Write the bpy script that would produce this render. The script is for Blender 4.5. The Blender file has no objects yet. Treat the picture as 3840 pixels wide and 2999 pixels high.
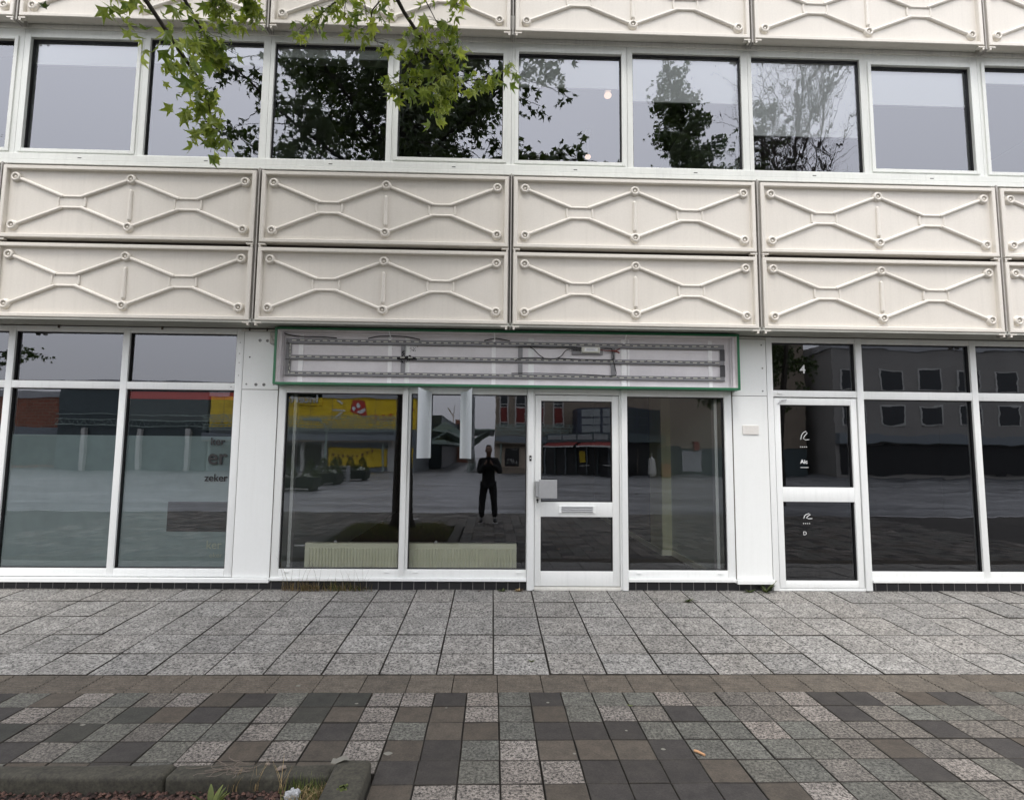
import bpy, bmesh, math, random
import numpy as np
from mathutils import Vector, Matrix, Euler
random.seed(7); RS = np.random.RandomState(11)
SC = bpy.context.scene
COL = SC.collection
R = math.radians

# ------------------------------------------------------------------ camera
CAM_P = Vector((0.0, -6.10, 1.562))
c_right = Vector((0.99953269, -0.0288584, 0.01007913))
c_up = Vector((-0.0127075, -0.09239461, 0.99564138))
c_fwd = Vector((0.02780136, 0.99530419, 0.09271816))
cd = bpy.data.cameras.new("camera"); cam = bpy.data.objects.new("camera", cd); COL.objects.link(cam)
M = Matrix.Identity(4)
for i in range(3):
    M[i][0] = c_right[i]; M[i][1] = c_up[i]; M[i][2] = -c_fwd[i]; M[i][3] = CAM_P[i]
cam.matrix_world = M
cd.sensor_fit = 'HORIZONTAL'; cd.sensor_width = 36; cd.lens = 36 * 2100 / 3840
cd.shift_x = 14 / 3840; cd.clip_start = 0.02; cd.clip_end = 600
SC.camera = cam

def project(p):
    q = Vector(p) - CAM_P; d = q.dot(c_fwd)
    if d < 0.05: return None
    return 1906 + 2100 * q.dot(c_right) / d, 1499.5 - 2100 * q.dot(c_up) / d

# ------------------------------------------------------------------ light
w = bpy.data.worlds.new("World"); SC.world = w; w.use_nodes = True
nt = w.node_tree; nt.nodes.clear()
out = nt.nodes.new('ShaderNodeOutputWorld'); add = nt.nodes.new('ShaderNodeAddShader')
sky = nt.nodes.new('ShaderNodeTexSky'); sky.sky_type = 'NISHITA'; sky.sun_disc = False
SUN_EL, SUN_ROT = 66, 195
sky.sun_elevation = R(SUN_EL); sky.sun_rotation = R(SUN_ROT); sky.dust_density = 3; sky.air_density = 1.2
hs = nt.nodes.new('ShaderNodeHueSaturation'); hs.inputs['Saturation'].default_value = 0.25
b1 = nt.nodes.new('ShaderNodeBackground'); b1.inputs['Strength'].default_value = 0.05
b2 = nt.nodes.new('ShaderNodeBackground'); b2.inputs['Color'].default_value = (0.93, 0.925, 0.98, 1); b2.inputs['Strength'].default_value = 1.10
tc = nt.nodes.new('ShaderNodeTexCoord'); sx_ = nt.nodes.new('ShaderNodeSeparateXYZ'); mr_ = nt.nodes.new('ShaderNodeMapRange')   # overcast: zenith brighter than horizon
mr_.inputs['From Min'].default_value = 0.0; mr_.inputs['From Max'].default_value = 1.0; mr_.inputs['To Min'].default_value = 0.72; mr_.inputs['To Max'].default_value = 1.9
nt.links.new(tc.outputs['Generated'], sx_.inputs[0]); nt.links.new(sx_.outputs['Z'], mr_.inputs['Value']); nt.links.new(mr_.outputs[0], b2.inputs['Strength'])
nt.links.new(sky.outputs[0], hs.inputs['Color']); nt.links.new(hs.outputs[0], b1.inputs['Color'])
nt.links.new(b1.outputs[0], add.inputs[0]); nt.links.new(b2.outputs[0], add.inputs[1]); nt.links.new(add.outputs[0], out.inputs['Surface'])
sl = bpy.data.lights.new("sun", 'SUN'); sl.energy = 1.2; sl.angle = R(16); sl.color = (1.0, 0.95, 0.88)
so = bpy.data.objects.new("sun", sl); COL.objects.link(so)
_az = R(SUN_ROT)   # sky sun direction (sin, cos)
sd = Vector((math.sin(_az) * math.cos(R(SUN_EL)), math.cos(_az) * math.cos(R(SUN_EL)), math.sin(R(SUN_EL))))
so.rotation_euler = (-sd).to_track_quat('-Z', 'Y').to_euler(); so.location = (3, -20, 30)
SC.view_settings.view_transform = 'Standard'; SC.view_settings.look = 'None'
SC.view_settings.exposure = 0.75; SC.view_settings.gamma = 1.0
try:
    SC.cycles.max_bounces = 9; SC.cycles.transparent_max_bounces = 16; SC.cycles.caustics_reflective = False
except Exception: pass

# ------------------------------------------------------------------ materials
def newmat(name):
    m = bpy.data.materials.new(name); m.use_nodes = True; n = m.node_tree; n.nodes.clear()
    o = n.nodes.new('ShaderNodeOutputMaterial'); return m, n, o
def N(n, t, **k):
    x = n.nodes.new(t)
    for a, b in k.items():
        if a in x.inputs: x.inputs[a].default_value = b
        else: setattr(x, a, b)
    return x
def L(n, a, b): n.links.new(a, b)
def rgba(c): return (c[0], c[1], c[2], 1)
def mixc(n, fac, a, b, bt='MIX'):
    x = n.nodes.new('ShaderNodeMix'); x.data_type = 'RGBA'; x.blend_type = bt
    for s, v in ((0, fac), (6, a), (7, b)):
        if hasattr(v, 'is_linked') or hasattr(v, 'links'): L(n, v, x.inputs[s])
        elif isinstance(v, (int, float)): x.inputs[s].default_value = v
        else: x.inputs[s].default_value = rgba(v)
    return x.outputs[2]
def noise(n, co, scale, detail=3, rough=0.55, sc3=None):
    if sc3:
        mp = N(n, 'ShaderNodeMapping'); mp.inputs['Scale'].default_value = sc3; L(n, co, mp.inputs['Vector']); co = mp.outputs[0]
    x = N(n, 'ShaderNodeTexNoise', Scale=scale, Detail=detail, Roughness=rough); L(n, co, x.inputs['Vector']); return x.outputs[0]
def ramp(n, v, stops):
    x = n.nodes.new('ShaderNodeValToRGB'); e = x.color_ramp.elements
    while len(e) < len(stops): e.new(0.5)
    for q, (p, c) in zip(e, stops): q.position = p; q.color = rgba(c) if len(c) == 3 else c
    L(n, v, x.inputs[0]); return x.outputs[0]
def bump(n, h, strength=0.3, dist=0.01):
    b = N(n, 'ShaderNodeBump', Strength=strength, Distance=dist); L(n, h, b.inputs['Height']); return b.outputs[0]
def paint(name, col, rough=0.5, dirt=0.12, dscale=1.3, fine=0.05, metallic=0.0, bmp=0.0, streak=False, dirtcol=None, coat=0):
    m, n, o = newmat(name); g = N(n, 'ShaderNodeNewGeometry'); co = g.outputs['Position']
    a = noise(n, co, dscale, 5, 0.6, (1, 1, 0.35) if streak else None); b = noise(n, co, 45, 3)
    dc = dirtcol or tuple(c * 0.6 for c in col)
    f = ramp(n, a, [(0.42, (0, 0, 0)), (0.78, (dirt, dirt, dirt))])
    c = mixc(n, f, col, dc)
    f2 = ramp(n, b, [(0.3, (1 - fine,) * 3), (0.7, (1 + 0 * fine,) * 3)])
    c = mixc(n, 1.0, c, f2, 'MULTIPLY')
    sk = ramp(n, noise(n, co, 28, 5, 0.75), [(0.70, (0, 0, 0)), (0.735, (0.55,) * 3)]); c = mixc(n, sk, c, dc)   # scuffs and specks
    if streak:
        st = ramp(n, noise(n, co, 3.2, 6, 0.7, (7, 7, 0.22)), [(0.50, (0, 0, 0)), (0.80, (dirt * 1.6,) * 3)]); c = mixc(n, st, c, dc)
        oi = N(n, 'ShaderNodeObjectInfo'); ov = ramp(n, oi.outputs['Random'], [(0, (0.965, 0.96, 0.95)), (1, (1.02, 1.02, 1.02))]); c = mixc(n, 1.0, c, ov, 'MULTIPLY')
    p = N(n, 'ShaderNodeBsdfPrincipled', Roughness=rough, Metallic=metallic); L(n, c, p.inputs['Base Color'])
    rr = N(n, 'ShaderNodeMapRange'); rr.inputs['To Min'].default_value = rough - 0.08; rr.inputs['To Max'].default_value = rough + 0.14
    L(n, a, rr.inputs['Value']); L(n, rr.outputs[0], p.inputs['Roughness'])
    if bmp: L(n, bump(n, noise(n, co, 90, 4), bmp, 0.004), p.inputs['Normal'])
    L(n, p.outputs[0], o.inputs['Surface']); return m
def speckle(name, dark, light, scale=75, tint=0.12, mid=0.5, wdt=0.14, rough=0.85, dirt=(0.05, 0.045, 0.035), damt=0.35):
    m, n, o = newmat(name); g = N(n, 'ShaderNodeNewGeometry'); co = g.outputs['Position']
    a = noise(n, co, scale, 3, 0.7); a2 = noise(n, co, scale * 2.3, 2, 0.6)
    s = N(n, 'ShaderNodeMath', operation='MULTIPLY_ADD'); L(n, a2, s.inputs[0]); s.inputs[1].default_value = 0.45; L(n, a, s.inputs[2])
    s2 = N(n, 'ShaderNodeMath', operation='MULTIPLY'); L(n, s.outputs[0], s2.inputs[0]); s2.inputs[1].default_value = 1 / 1.45
    c = ramp(n, s2.outputs[0], [(mid - wdt, dark), (mid, tuple((x + y) / 2 for x, y in zip(dark, light))), (mid + wdt, light)])
    isl = ramp(n, g.outputs['Random Per Island'], [(0, (1 - tint,) * 3), (0.5, (1, 1 - tint * .25, 1 - tint * .5)), (1, (1 + tint,) * 3)])
    c = mixc(n, 1.0, c, isl, 'MULTIPLY')
    d = ramp(n, noise(n, co, 1.7, 6, 0.65), [(0.45, (0, 0, 0)), (0.8, (damt,) * 3)])
    c = mixc(n, d, c, dirt)
    d2 = ramp(n, noise(n, co, 11, 5, 0.7), [(0.30, (0.62,) * 3), (0.62, (1.12,) * 3)]); c = mixc(n, 1.0, c, d2, 'MULTIPLY')
    p = N(n, 'ShaderNodeBsdfPrincipled', Roughness=rough); L(n, c, p.inputs['Base Color'])
    L(n, bump(n, s2.outputs[0], 0.5, 0.004), p.inputs['Normal'])
    L(n, p.outputs[0], o.inputs['Surface']); return m
def plain(name, col, rough=0.6, metallic=0.0, emit=None, es=0.0):
    m, n, o = newmat(name); p = N(n, 'ShaderNodeBsdfPrincipled', Roughness=rough, Metallic=metallic)
    g = N(n, 'ShaderNodeNewGeometry'); v = ramp(n, noise(n, g.outputs['Position'], 6, 4), [(0.3, (0.86,) * 3), (0.7, (1.0,) * 3)])
    L(n, mixc(n, 1.0, col, v, 'MULTIPLY'), p.inputs['Base Color'])
    if emit: p.inputs['Emission Color'].default_value = rgba(emit); p.inputs['Emission Strength'].default_value = es
    L(n, p.outputs[0], o.inputs['Surface']); return m
def glassmat(name, base=0.13, tint=(0.80, 0.86, 0.84), wav=0.5, dist=0.0016, sc=(1.0, 1.0, 2.2), scale=2.2, refl=(0.90, 0.93, 1.0)):
    m, n, o = newmat(name); g = N(n, 'ShaderNodeNewGeometry'); co = g.outputs['Position']
    fr = N(n, 'ShaderNodeFresnel', IOR=1.5)
    mr = N(n, 'ShaderNodeMapRange'); mr.inputs['From Min'].default_value = 0.04; mr.inputs['From Max'].default_value = 1
    mr.inputs['To Min'].default_value = base; mr.inputs['To Max'].default_value = 1
    L(n, fr.outputs[0], mr.inputs['Value'])
    t = N(n, 'ShaderNodeBsdfTransparent'); t.inputs[0].default_value = rgba(tint)
    gl = N(n, 'ShaderNodeBsdfGlossy', Roughness=0.0); gl.inputs['Color'].default_value = rgba(refl)
    L(n, bump(n, noise(n, co, scale, 2, 0.4, sc), wav, dist), gl.inputs['Normal'])
    mx = N(n, 'ShaderNodeMixShader'); L(n, mr.outputs[0], mx.inputs[0]); L(n, t.outputs[0], mx.inputs[1]); L(n, gl.outputs[0], mx.inputs[2])
    L(n, mx.outputs[0], o.inputs['Surface']); return m
def leafmat(name, c1, c2, tr=0.35, rough=0.45):
    m, n, o = newmat(name); g = N(n, 'ShaderNodeNewGeometry')
    c = ramp(n, g.outputs['Random Per Island'], [(0, c1), (0.6, tuple((a + b) / 2 for a, b in zip(c1, c2))), (1, c2)])
    v = ramp(n, noise(n, g.outputs['Position'], 60, 2), [(0.3, (0.8,) * 3), (0.7, (1.1,) * 3)])
    c = mixc(n, 1.0, c, v, 'MULTIPLY')
    p = N(n, 'ShaderNodeBsdfPrincipled', Roughness=rough); L(n, c, p.inputs['Base Color'])
    t = N(n, 'ShaderNodeBsdfTranslucent'); L(n, mixc(n, 1.0, c, (1.5, 1.5, 0.6), 'MULTIPLY'), t.inputs[0])
    mx = N(n, 'ShaderNodeMixShader'); mx.inputs[0].default_value = tr
    L(n, p.outputs[0], mx.inputs[1]); L(n, t.outputs[0], mx.inputs[2]); L(n, mx.outputs[0], o.inputs['Surface']); return m
def brickmat(name, c1, c2, mortar, scale=8, w=0.5, h=0.25, axis='XZ', msize=0.02, rough=0.85):
    m, n, o = newmat(name); g = N(n, 'ShaderNodeNewGeometry')
    sp = N(n, 'ShaderNodeSeparateXYZ'); L(n, g.outputs['Position'], sp.inputs[0]); cb = N(n, 'ShaderNodeCombineXYZ')
    L(n, sp.outputs[axis[0]], cb.inputs[0]); L(n, sp.outputs[axis[1]], cb.inputs[1])
    b = n.nodes.new('ShaderNodeTexBrick'); L(n, cb.outputs[0], b.inputs['Vector'])
    for k, v in (('Color1', rgba(c1)), ('Color2', rgba(c2)), ('Mortar', rgba(mortar)), ('Scale', scale), ('Mortar Size', msize), ('Brick Width', w), ('Row Height', h)): b.inputs[k].default_value = v
    v = ramp(n, noise(n, g.outputs['Position'], 1.5, 5), [(0.3, (0.75,) * 3), (0.7, (1.05,) * 3)])
    p = N(n, 'ShaderNodeBsdfPrincipled', Roughness=rough); L(n, mixc(n, 1.0, b.outputs[0], v, 'MULTIPLY'), p.inputs['Base Color'])
    L(n, p.outputs[0], o.inputs['Surface']); return m

MT = {}
MT['white'] = paint('white_coated_metal', (0.80, 0.82, 0.81), 0.38, 0.14, 1.6, 0.03, streak=True)
MT['pillar'] = paint('pillar_white_sheet', (0.80, 0.82, 0.81), 0.42, 0.10, 1.2, 0.02, streak=True, dirtcol=(0.55, 0.56, 0.52))
MT['upframe'] = paint('grey_green_white_frame', (0.70, 0.72, 0.685), 0.4, 0.20, 2.0, 0.05, streak=True)
MT['head'] = paint('weathered_fascia', (0.74, 0.73, 0.68), 0.5, 0.35, 3.0, 0.08, streak=True)
MT['cream'] = paint('cream_pressed_panel', (0.695, 0.66, 0.598), 0.45, 0.13, 1.8, 0.05, streak=True, dirtcol=(0.45, 0.42, 0.37))
MT['gap'] = paint('joint_profile', (0.42, 0.40, 0.37), 0.5, 0.4, 6, 0.1)
MT['gapdark'] = plain('dark_joint_strip', (0.09, 0.07, 0.055), 0.7)  # dark brown backing seen in the joints
MT['soffit'] = paint('soffit_board', (0.40, 0.40, 0.36), 0.6, 0.4, 2, 0.06)
MT['green'] = paint('green_sign_paint', (0.012, 0.135, 0.055), 0.35, 0.3, 5, 0.1, dirtcol=(0.02, 0.09, 0.05))
MT['signback'] = paint('sign_back_sheet', (0.74, 0.72, 0.735), 0.45, 0.30, 3.5, 0.05, dirtcol=(0.36, 0.34, 0.35))
MT['signside'] = paint('sign_side_sheet', (0.72, 0.67, 0.67), 0.5, 0.5, 5, 0.08)
MT['ledbar'] = paint('grey_light_bar', (0.25, 0.25, 0.26), 0.5, 0.3, 8, 0.1)
MT['darkbar'] = paint('dark_bar', (0.06, 0.06, 0.065), 0.5, 0.3, 8, 0.1)
MT['upright'] = paint('white_upright', (0.90, 0.90, 0.90), 0.4, 0.25, 9, 0.08)
MT['led'] = plain('clear_light_module', (0.62, 0.62, 0.55), 0.25)
MT['cable'] = plain('black_cable', (0.012, 0.012, 0.013), 0.5)
MT['redcable'] = plain('red_wire', (0.16, 0.02, 0.015), 0.5)
MT['soot'] = plain('soot', (0.008, 0.008, 0.008), 0.9)
MT['rubber'] = plain('black_gasket', (0.01, 0.01, 0.011), 0.5)
MT['steel'] = paint('brushed_steel', (0.42, 0.43, 0.44), 0.42, 0.2, 8, 0.06, metallic=0.6)
MT['screw'] = plain('screw_head', (0.32, 0.32, 0.31), 0.4, 0.5)
MT['radiator'] = paint('cream_enamel', (0.92, 0.91, 0.72), 0.35, 0.15, 3, 0.04)
MT['tile'] = brickmat('dark_glazed_plinth_tile', (0.018, 0.018, 0.022), (0.03, 0.03, 0.034), (0.25, 0.24, 0.23), 1, 0.125, 0.2, msize=0.0035, rough=0.3)
MT['roomdark'] = plain('shaded_room_wall', (0.03, 0.033, 0.033), 0.8)  # near black: fading daylight indoors is put into the colour
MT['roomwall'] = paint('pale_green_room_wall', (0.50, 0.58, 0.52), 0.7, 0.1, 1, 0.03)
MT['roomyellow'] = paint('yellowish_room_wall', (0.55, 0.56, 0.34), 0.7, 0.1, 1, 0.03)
MT['roomfloor'] = plain('shaded_room_floor', (0.012, 0.012, 0.013), 0.7)  # floor darkened so the room's dimness sits in the colour
MT['blind'] = paint('white_roller_blind', (0.93, 0.95, 0.95), 0.8, 0.05, 2, 0.02)
MT['glass'] = glassmat('shop_glass', 0.14, (0.95, 0.98, 0.96), 0.5, 0.0006)
MT['glassup'] = glassmat('upper_glass', 0.18, (0.96, 0.98, 0.97), 0.6, 0.0013, (2.6, 1, 1.0), 2.4)
MT['glassdark'] = glassmat('dark_tinted_glass', 0.115, (0.28, 0.30, 0.28), 0.5, 0.0012)
MT['farglass'] = plain('far_window_glass', (0.025, 0.03, 0.033), 0.25)
MT['film'] = plain('grey_teal_window_film', (0.34, 0.43, 0.44), 0.7)
MT['blackletter'] = plain('black_vinyl_letter', (0.008, 0.008, 0.009), 0.5)
MT['whiteletter'] = plain('white_vinyl_letter', (0.75, 0.77, 0.77), 0.5)
MT['paleletter'] = plain('pale_vinyl_letter', (0.55, 0.60, 0.50), 0.5)
MT['redband'] = plain('red_band', (0.55, 0.03, 0.02), .5); MT['paper'] = paint('white_sheet', (0.62, 0.66, 0.68), 0.6, 0.1, 3, 0.04)
MT['plaque'] = paint('cream_plate', (0.72, 0.70, 0.66), 0.4, 0.15, 20, 0.06)
MT['slab'] = speckle('exposed_aggregate_slab', (0.014, 0.0135, 0.0125), (0.315, 0.308, 0.290), 52, 0.10, 0.475, 0.085)
MT['band'] = speckle('brown_ribbed_tile', (0.045, 0.038, 0.030), (0.125, 0.108, 0.085), 80, 0.12, 0.5, 0.16)
MT['bL'] = speckle('pink_grey_speckled_block', (0.014, 0.0125, 0.011), (0.255, 0.232, 0.208), 62, 0.10, 0.49, 0.08)
MT['bG'] = speckle('green_grey_speckled_block', (0.022, 0.0225, 0.019), (0.155, 0.155, 0.135), 60, 0.12, 0.5, 0.11)
MT['bP'] = speckle('purple_grey_speckled_block', (0.02, 0.0185, 0.016), (0.18, 0.165, 0.145), 62, 0.14, 0.5, 0.10)
MT['bB'] = speckle('brown_block', (0.036, 0.030, 0.023), (0.085, 0.071, 0.055), 90, 0.16, 0.5, 0.2)
MT['bD'] = speckle('charcoal_block', (0.015, 0.0135, 0.0125), (0.042, 0.038, 0.035), 90, 0.16, 0.5, 0.2)
MT['bN'] = speckle('dark_green_block', (0.017, 0.0175, 0.014), (0.045, 0.046, 0.038), 90, 0.16, 0.5, 0.2)
MT['joint'] = speckle('dirt_joint', (0.012, 0.010, 0.008), (0.035, 0.030, 0.022), 60, 0.0)
MT['kerb'] = speckle('old_stone_kerb', (0.014, 0.0135, 0.010), (0.068, 0.064, 0.046), 48, 0.05, 0.5, 0.2)
MT['gravel'] = leafmat('red_brown_gravel', (0.020, 0.010, 0.008), (0.11, 0.058, 0.042), 0.0, 0.9)
MT['soil'] = plain('dark_soil', (0.018, 0.013, 0.009), 0.95)
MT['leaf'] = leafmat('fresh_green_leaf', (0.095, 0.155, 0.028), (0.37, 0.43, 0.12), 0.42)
MT['crownleaf'] = leafmat('shaded_crown_leaf', (0.03, 0.055, 0.012), (0.065, 0.10, 0.022), 0.25)  # darker copy of the leaf, shaded undersides put into the colour
MT['bark'] = paint('dark_bark', (0.05, 0.042, 0.033), 0.9, 0.5, 9, 0.3, bmp=0.8)
MT['twig'] = paint('dark_twig', (0.035, 0.026, 0.020), 0.8, 0.4, 20, 0.2)
MT['drygrass'] = leafmat('dry_grass', (0.13, 0.09, 0.045), (0.42, 0.31, 0.16), 0.2, 0.8)
MT['stalk'] = leafmat('bare_stalk', (0.05, 0.04, 0.025), (0.13, 0.11, 0.06), 0.1, 0.8)
MT['greengrass'] = leafmat('green_grass', (0.05, 0.075, 0.02), (0.16, 0.19, 0.05), 0.3, 0.7)
MT['weed'] = leafmat('weed_leaf', (0.03, 0.05, 0.015), (0.09, 0.11, 0.04), 0.2, 0.7)
MT['lamp'] = plain('warm_lamp_glass', (0.9, 0.7, 0.5), 0.4, emit=(1.0, 0.66, 0.46), es=0.5)

# ------------------------------------------------------------------ mesh helpers
class MB:
    def __init__(s): s.v = []; s.f = []; s.m = []
    def quad(s, a, b, c, d, mi=0):
        i = len(s.v); s.v += [tuple(a), tuple(b), tuple(c), tuple(d)]; s.f.append((i, i + 1, i + 2, i + 3)); s.m.append(mi)
    def poly(s, pts, mi=0):
        i = len(s.v); s.v += [tuple(p) for p in pts]; s.f.append(tuple(range(i, i + len(pts)))); s.m.append(mi)
    def box(s, x0, x1, y0, y1, z0, z1, mi=0, ch=0.0):
        x0, x1 = sorted((x0, x1)); y0, y1 = sorted((y0, y1)); z0, z1 = sorted((z0, z1))
        if ch <= 0:
            i = len(s.v)
            s.v += [(x, y, z) for z in (z0, z1) for y in (y0, y1) for x in (x0, x1)]
            for q in ((0, 2, 3, 1), (4, 5, 7, 6), (0, 1, 5, 4), (2, 6, 7, 3), (0, 4, 6, 2), (1, 3, 7, 5)):
                s.f.append(tuple(i + k for k in q)); s.m.append(mi)
            return
        bm = bmesh.new(); bmesh.ops.create_cube(bm, size=1.0)
        for v in bm.verts: v.co = Vector(((x0 + x1) / 2 + v.co.x * (x1 - x0), (y0 + y1) / 2 + v.co.y * (y1 - y0), (z0 + z1) / 2 + v.co.z * (z1 - z0)))
        bmesh.ops.bevel(bm, geom=bm.edges[:], offset=ch, segments=2, profile=0.6, affect='EDGES')
        s.bm(bm, mi); bm.free()
    def bm(s, bm, mi=0, mat=None):
        i = len(s.v); bm.verts.index_update()
        for v in bm.verts: s.v.append(tuple(mat @ v.co) if mat else tuple(v.co))
        for f in bm.faces: s.f.append(tuple(i + v.index for v in f.verts)); s.m.append(mi)
    def tube(s, pts, rad, n=6, mi=0, caps=True):
        pts = [Vector(p) for p in pts]
        if not hasattr(rad, '__len__'): rad = [rad] * len(pts)
        base = len(s.v); prev = None
        for k, p in enumerate(pts):
            t = (pts[min(k + 1, len(pts) - 1)] - pts[max(k - 1, 0)])
            if t.length < 1e-9: t = Vector((0, 0, 1))
            t.normalize()
            if prev is None:
                a = t.orthogonal().normalized()
            else:
                a = (prev - t * prev.dot(t)); a = a.normalized() if a.length > 1e-6 else t.orthogonal().normalized()
            prev = a; b = t.cross(a)
            for j in range(n):
                an = 2 * math.pi * j / n; s.v.append(tuple(p + (a * math.cos(an) + b * math.sin(an)) * rad[k]))
        for k in range(len(pts) - 1):
            for j in range(n):
                s.f.append((base + k * n + j, base + k * n + (j + 1) % n, base + (k + 1) * n + (j + 1) % n, base + (k + 1) * n + j)); s.m.append(mi)
        if caps:
            s.f.append(tuple(base + j for j in range(n))[::-1]); s.m.append(mi)
            s.f.append(tuple(base + (len(pts) - 1) * n + j for j in range(n))); s.m.append(mi)
    def lathe_y(s, x, y, z, prof, n=20, mi=0):
        # profile of (radius, y offset) turned about an axis along Y
        b = len(s.v)
        for (r, dy) in prof:
            for j in range(n):
                a = 2 * math.pi * j / n; s.v.append((x + r * math.cos(a), y + dy, z + r * math.sin(a)))
        for k in range(len(prof) - 1):
            for j in range(n):
                s.f.append((b + k * n + j, b + k * n + (j + 1) % n, b + (k + 1) * n + (j + 1) % n, b + (k + 1) * n + j)); s.m.append(mi)
        s.f.append(tuple(b + (len(prof) - 1) * n + j for j in range(n))); s.m.append(mi)
    def build(s, name, mats, parent=None, smooth=False, loc=None, label=None):
        me = bpy.data.meshes.new(name); me.from_pydata(s.v, [], s.f)
        if not isinstance(mats, (list, tuple)): mats = [mats]
        for m in mats: me.materials.append(MT[m] if isinstance(m, str) else m)
        me.polygons.foreach_set('material_index', s.m)
        if smooth: me.polygons.foreach_set('use_smooth', [True] * len(s.f))
        me.update(); o = bpy.data.objects.new(name, me); COL.objects.link(o)
        if parent: o.parent = parent
        if loc: o.location = loc
        if label: o['label'] = label
        return o
def fixn(o):
    bm = bmesh.new(); bm.from_mesh(o.data); bmesh.ops.recalc_face_normals(bm, faces=bm.faces[:]); bm.to_mesh(o.data); bm.free()
def autosmooth(o, deg=35):
    bm = bmesh.new(); bm.from_mesh(o.data); bmesh.ops.remove_doubles(bm, verts=bm.verts[:], dist=1e-5)
    for f in bm.faces: f.smooth = True
    for e in bm.edges:
        if len(e.link_faces) != 2 or e.calc_face_angle(0) > R(deg): e.smooth = False
    bm.to_mesh(o.data); bm.free()
def empty(name, label, cat, loc=(0, 0, 0), group=None):
    o = bpy.data.objects.new(name, None); COL.objects.link(o); o.location = loc; o.empty_display_size = 0.2
    o['label'] = label; o['category'] = cat
    if group: o['group'] = group
    return o
def tag(o, label, cat, group=None, kind=None):
    o['label'] = label; o['category'] = cat
    if group: o['group'] = group
    if kind: o['kind'] = kind
    return o
def struct(o, label, cat): o['kind'] = 'structure'; o['label'] = label; o['category'] = cat; return o
def textmesh(body, name, size, loc, mat, parent, extr=0.001, rot=(R(90), 0, 0), bold=0.0, label=None, xs=1.0):
    c = bpy.data.curves.new(name, 'FONT'); c.body = body; c.size = size; c.extrude = extr; c.offset = bold
    t = bpy.data.objects.new(name + '_curve', c); COL.objects.link(t)
    dg = bpy.context.evaluated_depsgraph_get(); dg.update()
    me = bpy.data.meshes.new_from_object(t.evaluated_get(dg)); bpy.data.objects.remove(t)
    me.name = name; me.materials.clear(); me.materials.append(MT[mat] if isinstance(mat, str) else mat)
    o = bpy.data.objects.new(name, me); COL.objects.link(o); o.parent = parent; o.location = loc; o.rotation_euler = rot; o.scale = (xs, 1, 1)
    if label: o['label'] = label
    return o

# ================================================================== THE BUILDING (parent of its parts)
BL = empty('commercial_building', 'two storey cream and white shop building with pressed diamond pattern panels and ribbon windows', 'building')

# --- pressed cream panels: one mesh, copied
def panel_mesh():
    m = MB(); W, H = 2.623, 0.782; hw = W / 2; b = 0.036; fy = 0.042
    # outer box sides and a raised rim with sloping inner faces
    def ring(a, y0, c, y1):
        A = [(-hw + a, y0, a), (hw - a, y0, a), (hw - a, y0, H - a), (-hw + a, y0, H - a)]
        B = [(-hw + c, y1, c), (hw - c, y1, c), (hw - c, y1, H - c), (-hw + c, y1, H - c)]
        for i in range(4): m.quad(A[i], A[(i + 1) % 4], B[(i + 1) % 4], B[i])
    ring(0.0, 0.085, 0.0, 0.007); ring(0.0, 0.007, 0.006, 0.0); ring(0.006, 0.0, b, 0.0); ring(b, 0.0, b + 0.005, 0.004); ring(b + 0.005, 0.004, b + 0.010, fy)
    c = b + 0.010; m.quad((-hw + c, fy, c), (hw - c, fy, c), (hw - c, fy, H - c), (-hw + c, fy, H - c))
    ZB, ZT = 0.137, 0.660; XB = (-1.19, 0.0, 1.19); cy = fy - 0.004
    for x in XB:
        for z in (ZB, ZT):
            m.lathe_y(x, fy, z, [(0.056, 0.001), (0.052, -0.016), (0.044, -0.030), (0.035, -0.034), (0.027, -0.031), (0.021, -0.010), (0.015, -0.008), (0.013, -0.024), (0.006, -0.027)], 22)
    def rod(a, b_, r=0.0205):
        a = Vector((a[0], cy, a[1])); b_ = Vector((b_[0], cy, b_[1])); m.tube([a, b_], r, 10)
    for s in (-0.60, 0.60):
        hz = 0.40; tl, tr = (s - 0.098, hz + 0.060), (s + 0.098, hz + 0.060); bl, br = (s - 0.098, hz - 0.060), (s + 0.098, hz - 0.060)
        rod(tl, tr, 0.015); rod(bl, br, 0.015)
        for sx in (-1, 1):
            bx = XB[0 if s < 0 else 1] if sx < 0 else XB[1 if s < 0 else 2]
            ex = s + sx * 0.098; kx = s + sx * 0.150
            d = Vector((bx - ex, ZT - (hz + 0.06))).normalized(); rod((ex, hz + 0.06), (bx - d.x * 0.040, ZT - d.y * 0.040))
            d = Vector((bx - ex, ZB - (hz - 0.06))).normalized(); rod((ex, hz - 0.06), (bx - d.x * 0.040, ZB - d.y * 0.040))
            m.tube([(s + sx * 0.134, cy, hz + 0.050), (s + sx * 0.139, cy, hz), (s + sx * 0.134, cy, hz - 0.050)], 0.012, 8)
        # flat hub plate, a little proud of the field
        P = [(s - 0.134, hz + 0.048), (s - 0.098, hz + 0.060), (s + 0.098, hz + 0.060), (s + 0.134, hz + 0.048), (s + 0.134, hz - 0.048), (s + 0.098, hz - 0.060), (s - 0.098, hz - 0.060), (s - 0.134, hz - 0.048)]
        m.poly([(x, fy - 0.006, z) for x, z in P][::-1])
    m.tube([(0, cy, 0.200), (0, cy, 0.222), (0, cy, 0.535), (0, cy, 0.552)], [0.008, 0.023, 0.018, 0.006], 10)
    for sx in (-1, 1):   # small hanging clips at the lower corners
        m.box(sx * (hw - 0.070), sx * (hw + 0.004), 0.004, 0.05, -0.026, -0.012); m.box(sx * (hw - 0.022), sx * (hw - 0.002), 0.006, 0.05, -0.050, -0.026)
    return m
pm = panel_mesh(); first = None
PZ = [(2.895, 1), (3.732, 1), (6.190, 1), (7.027, 1)]
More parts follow.
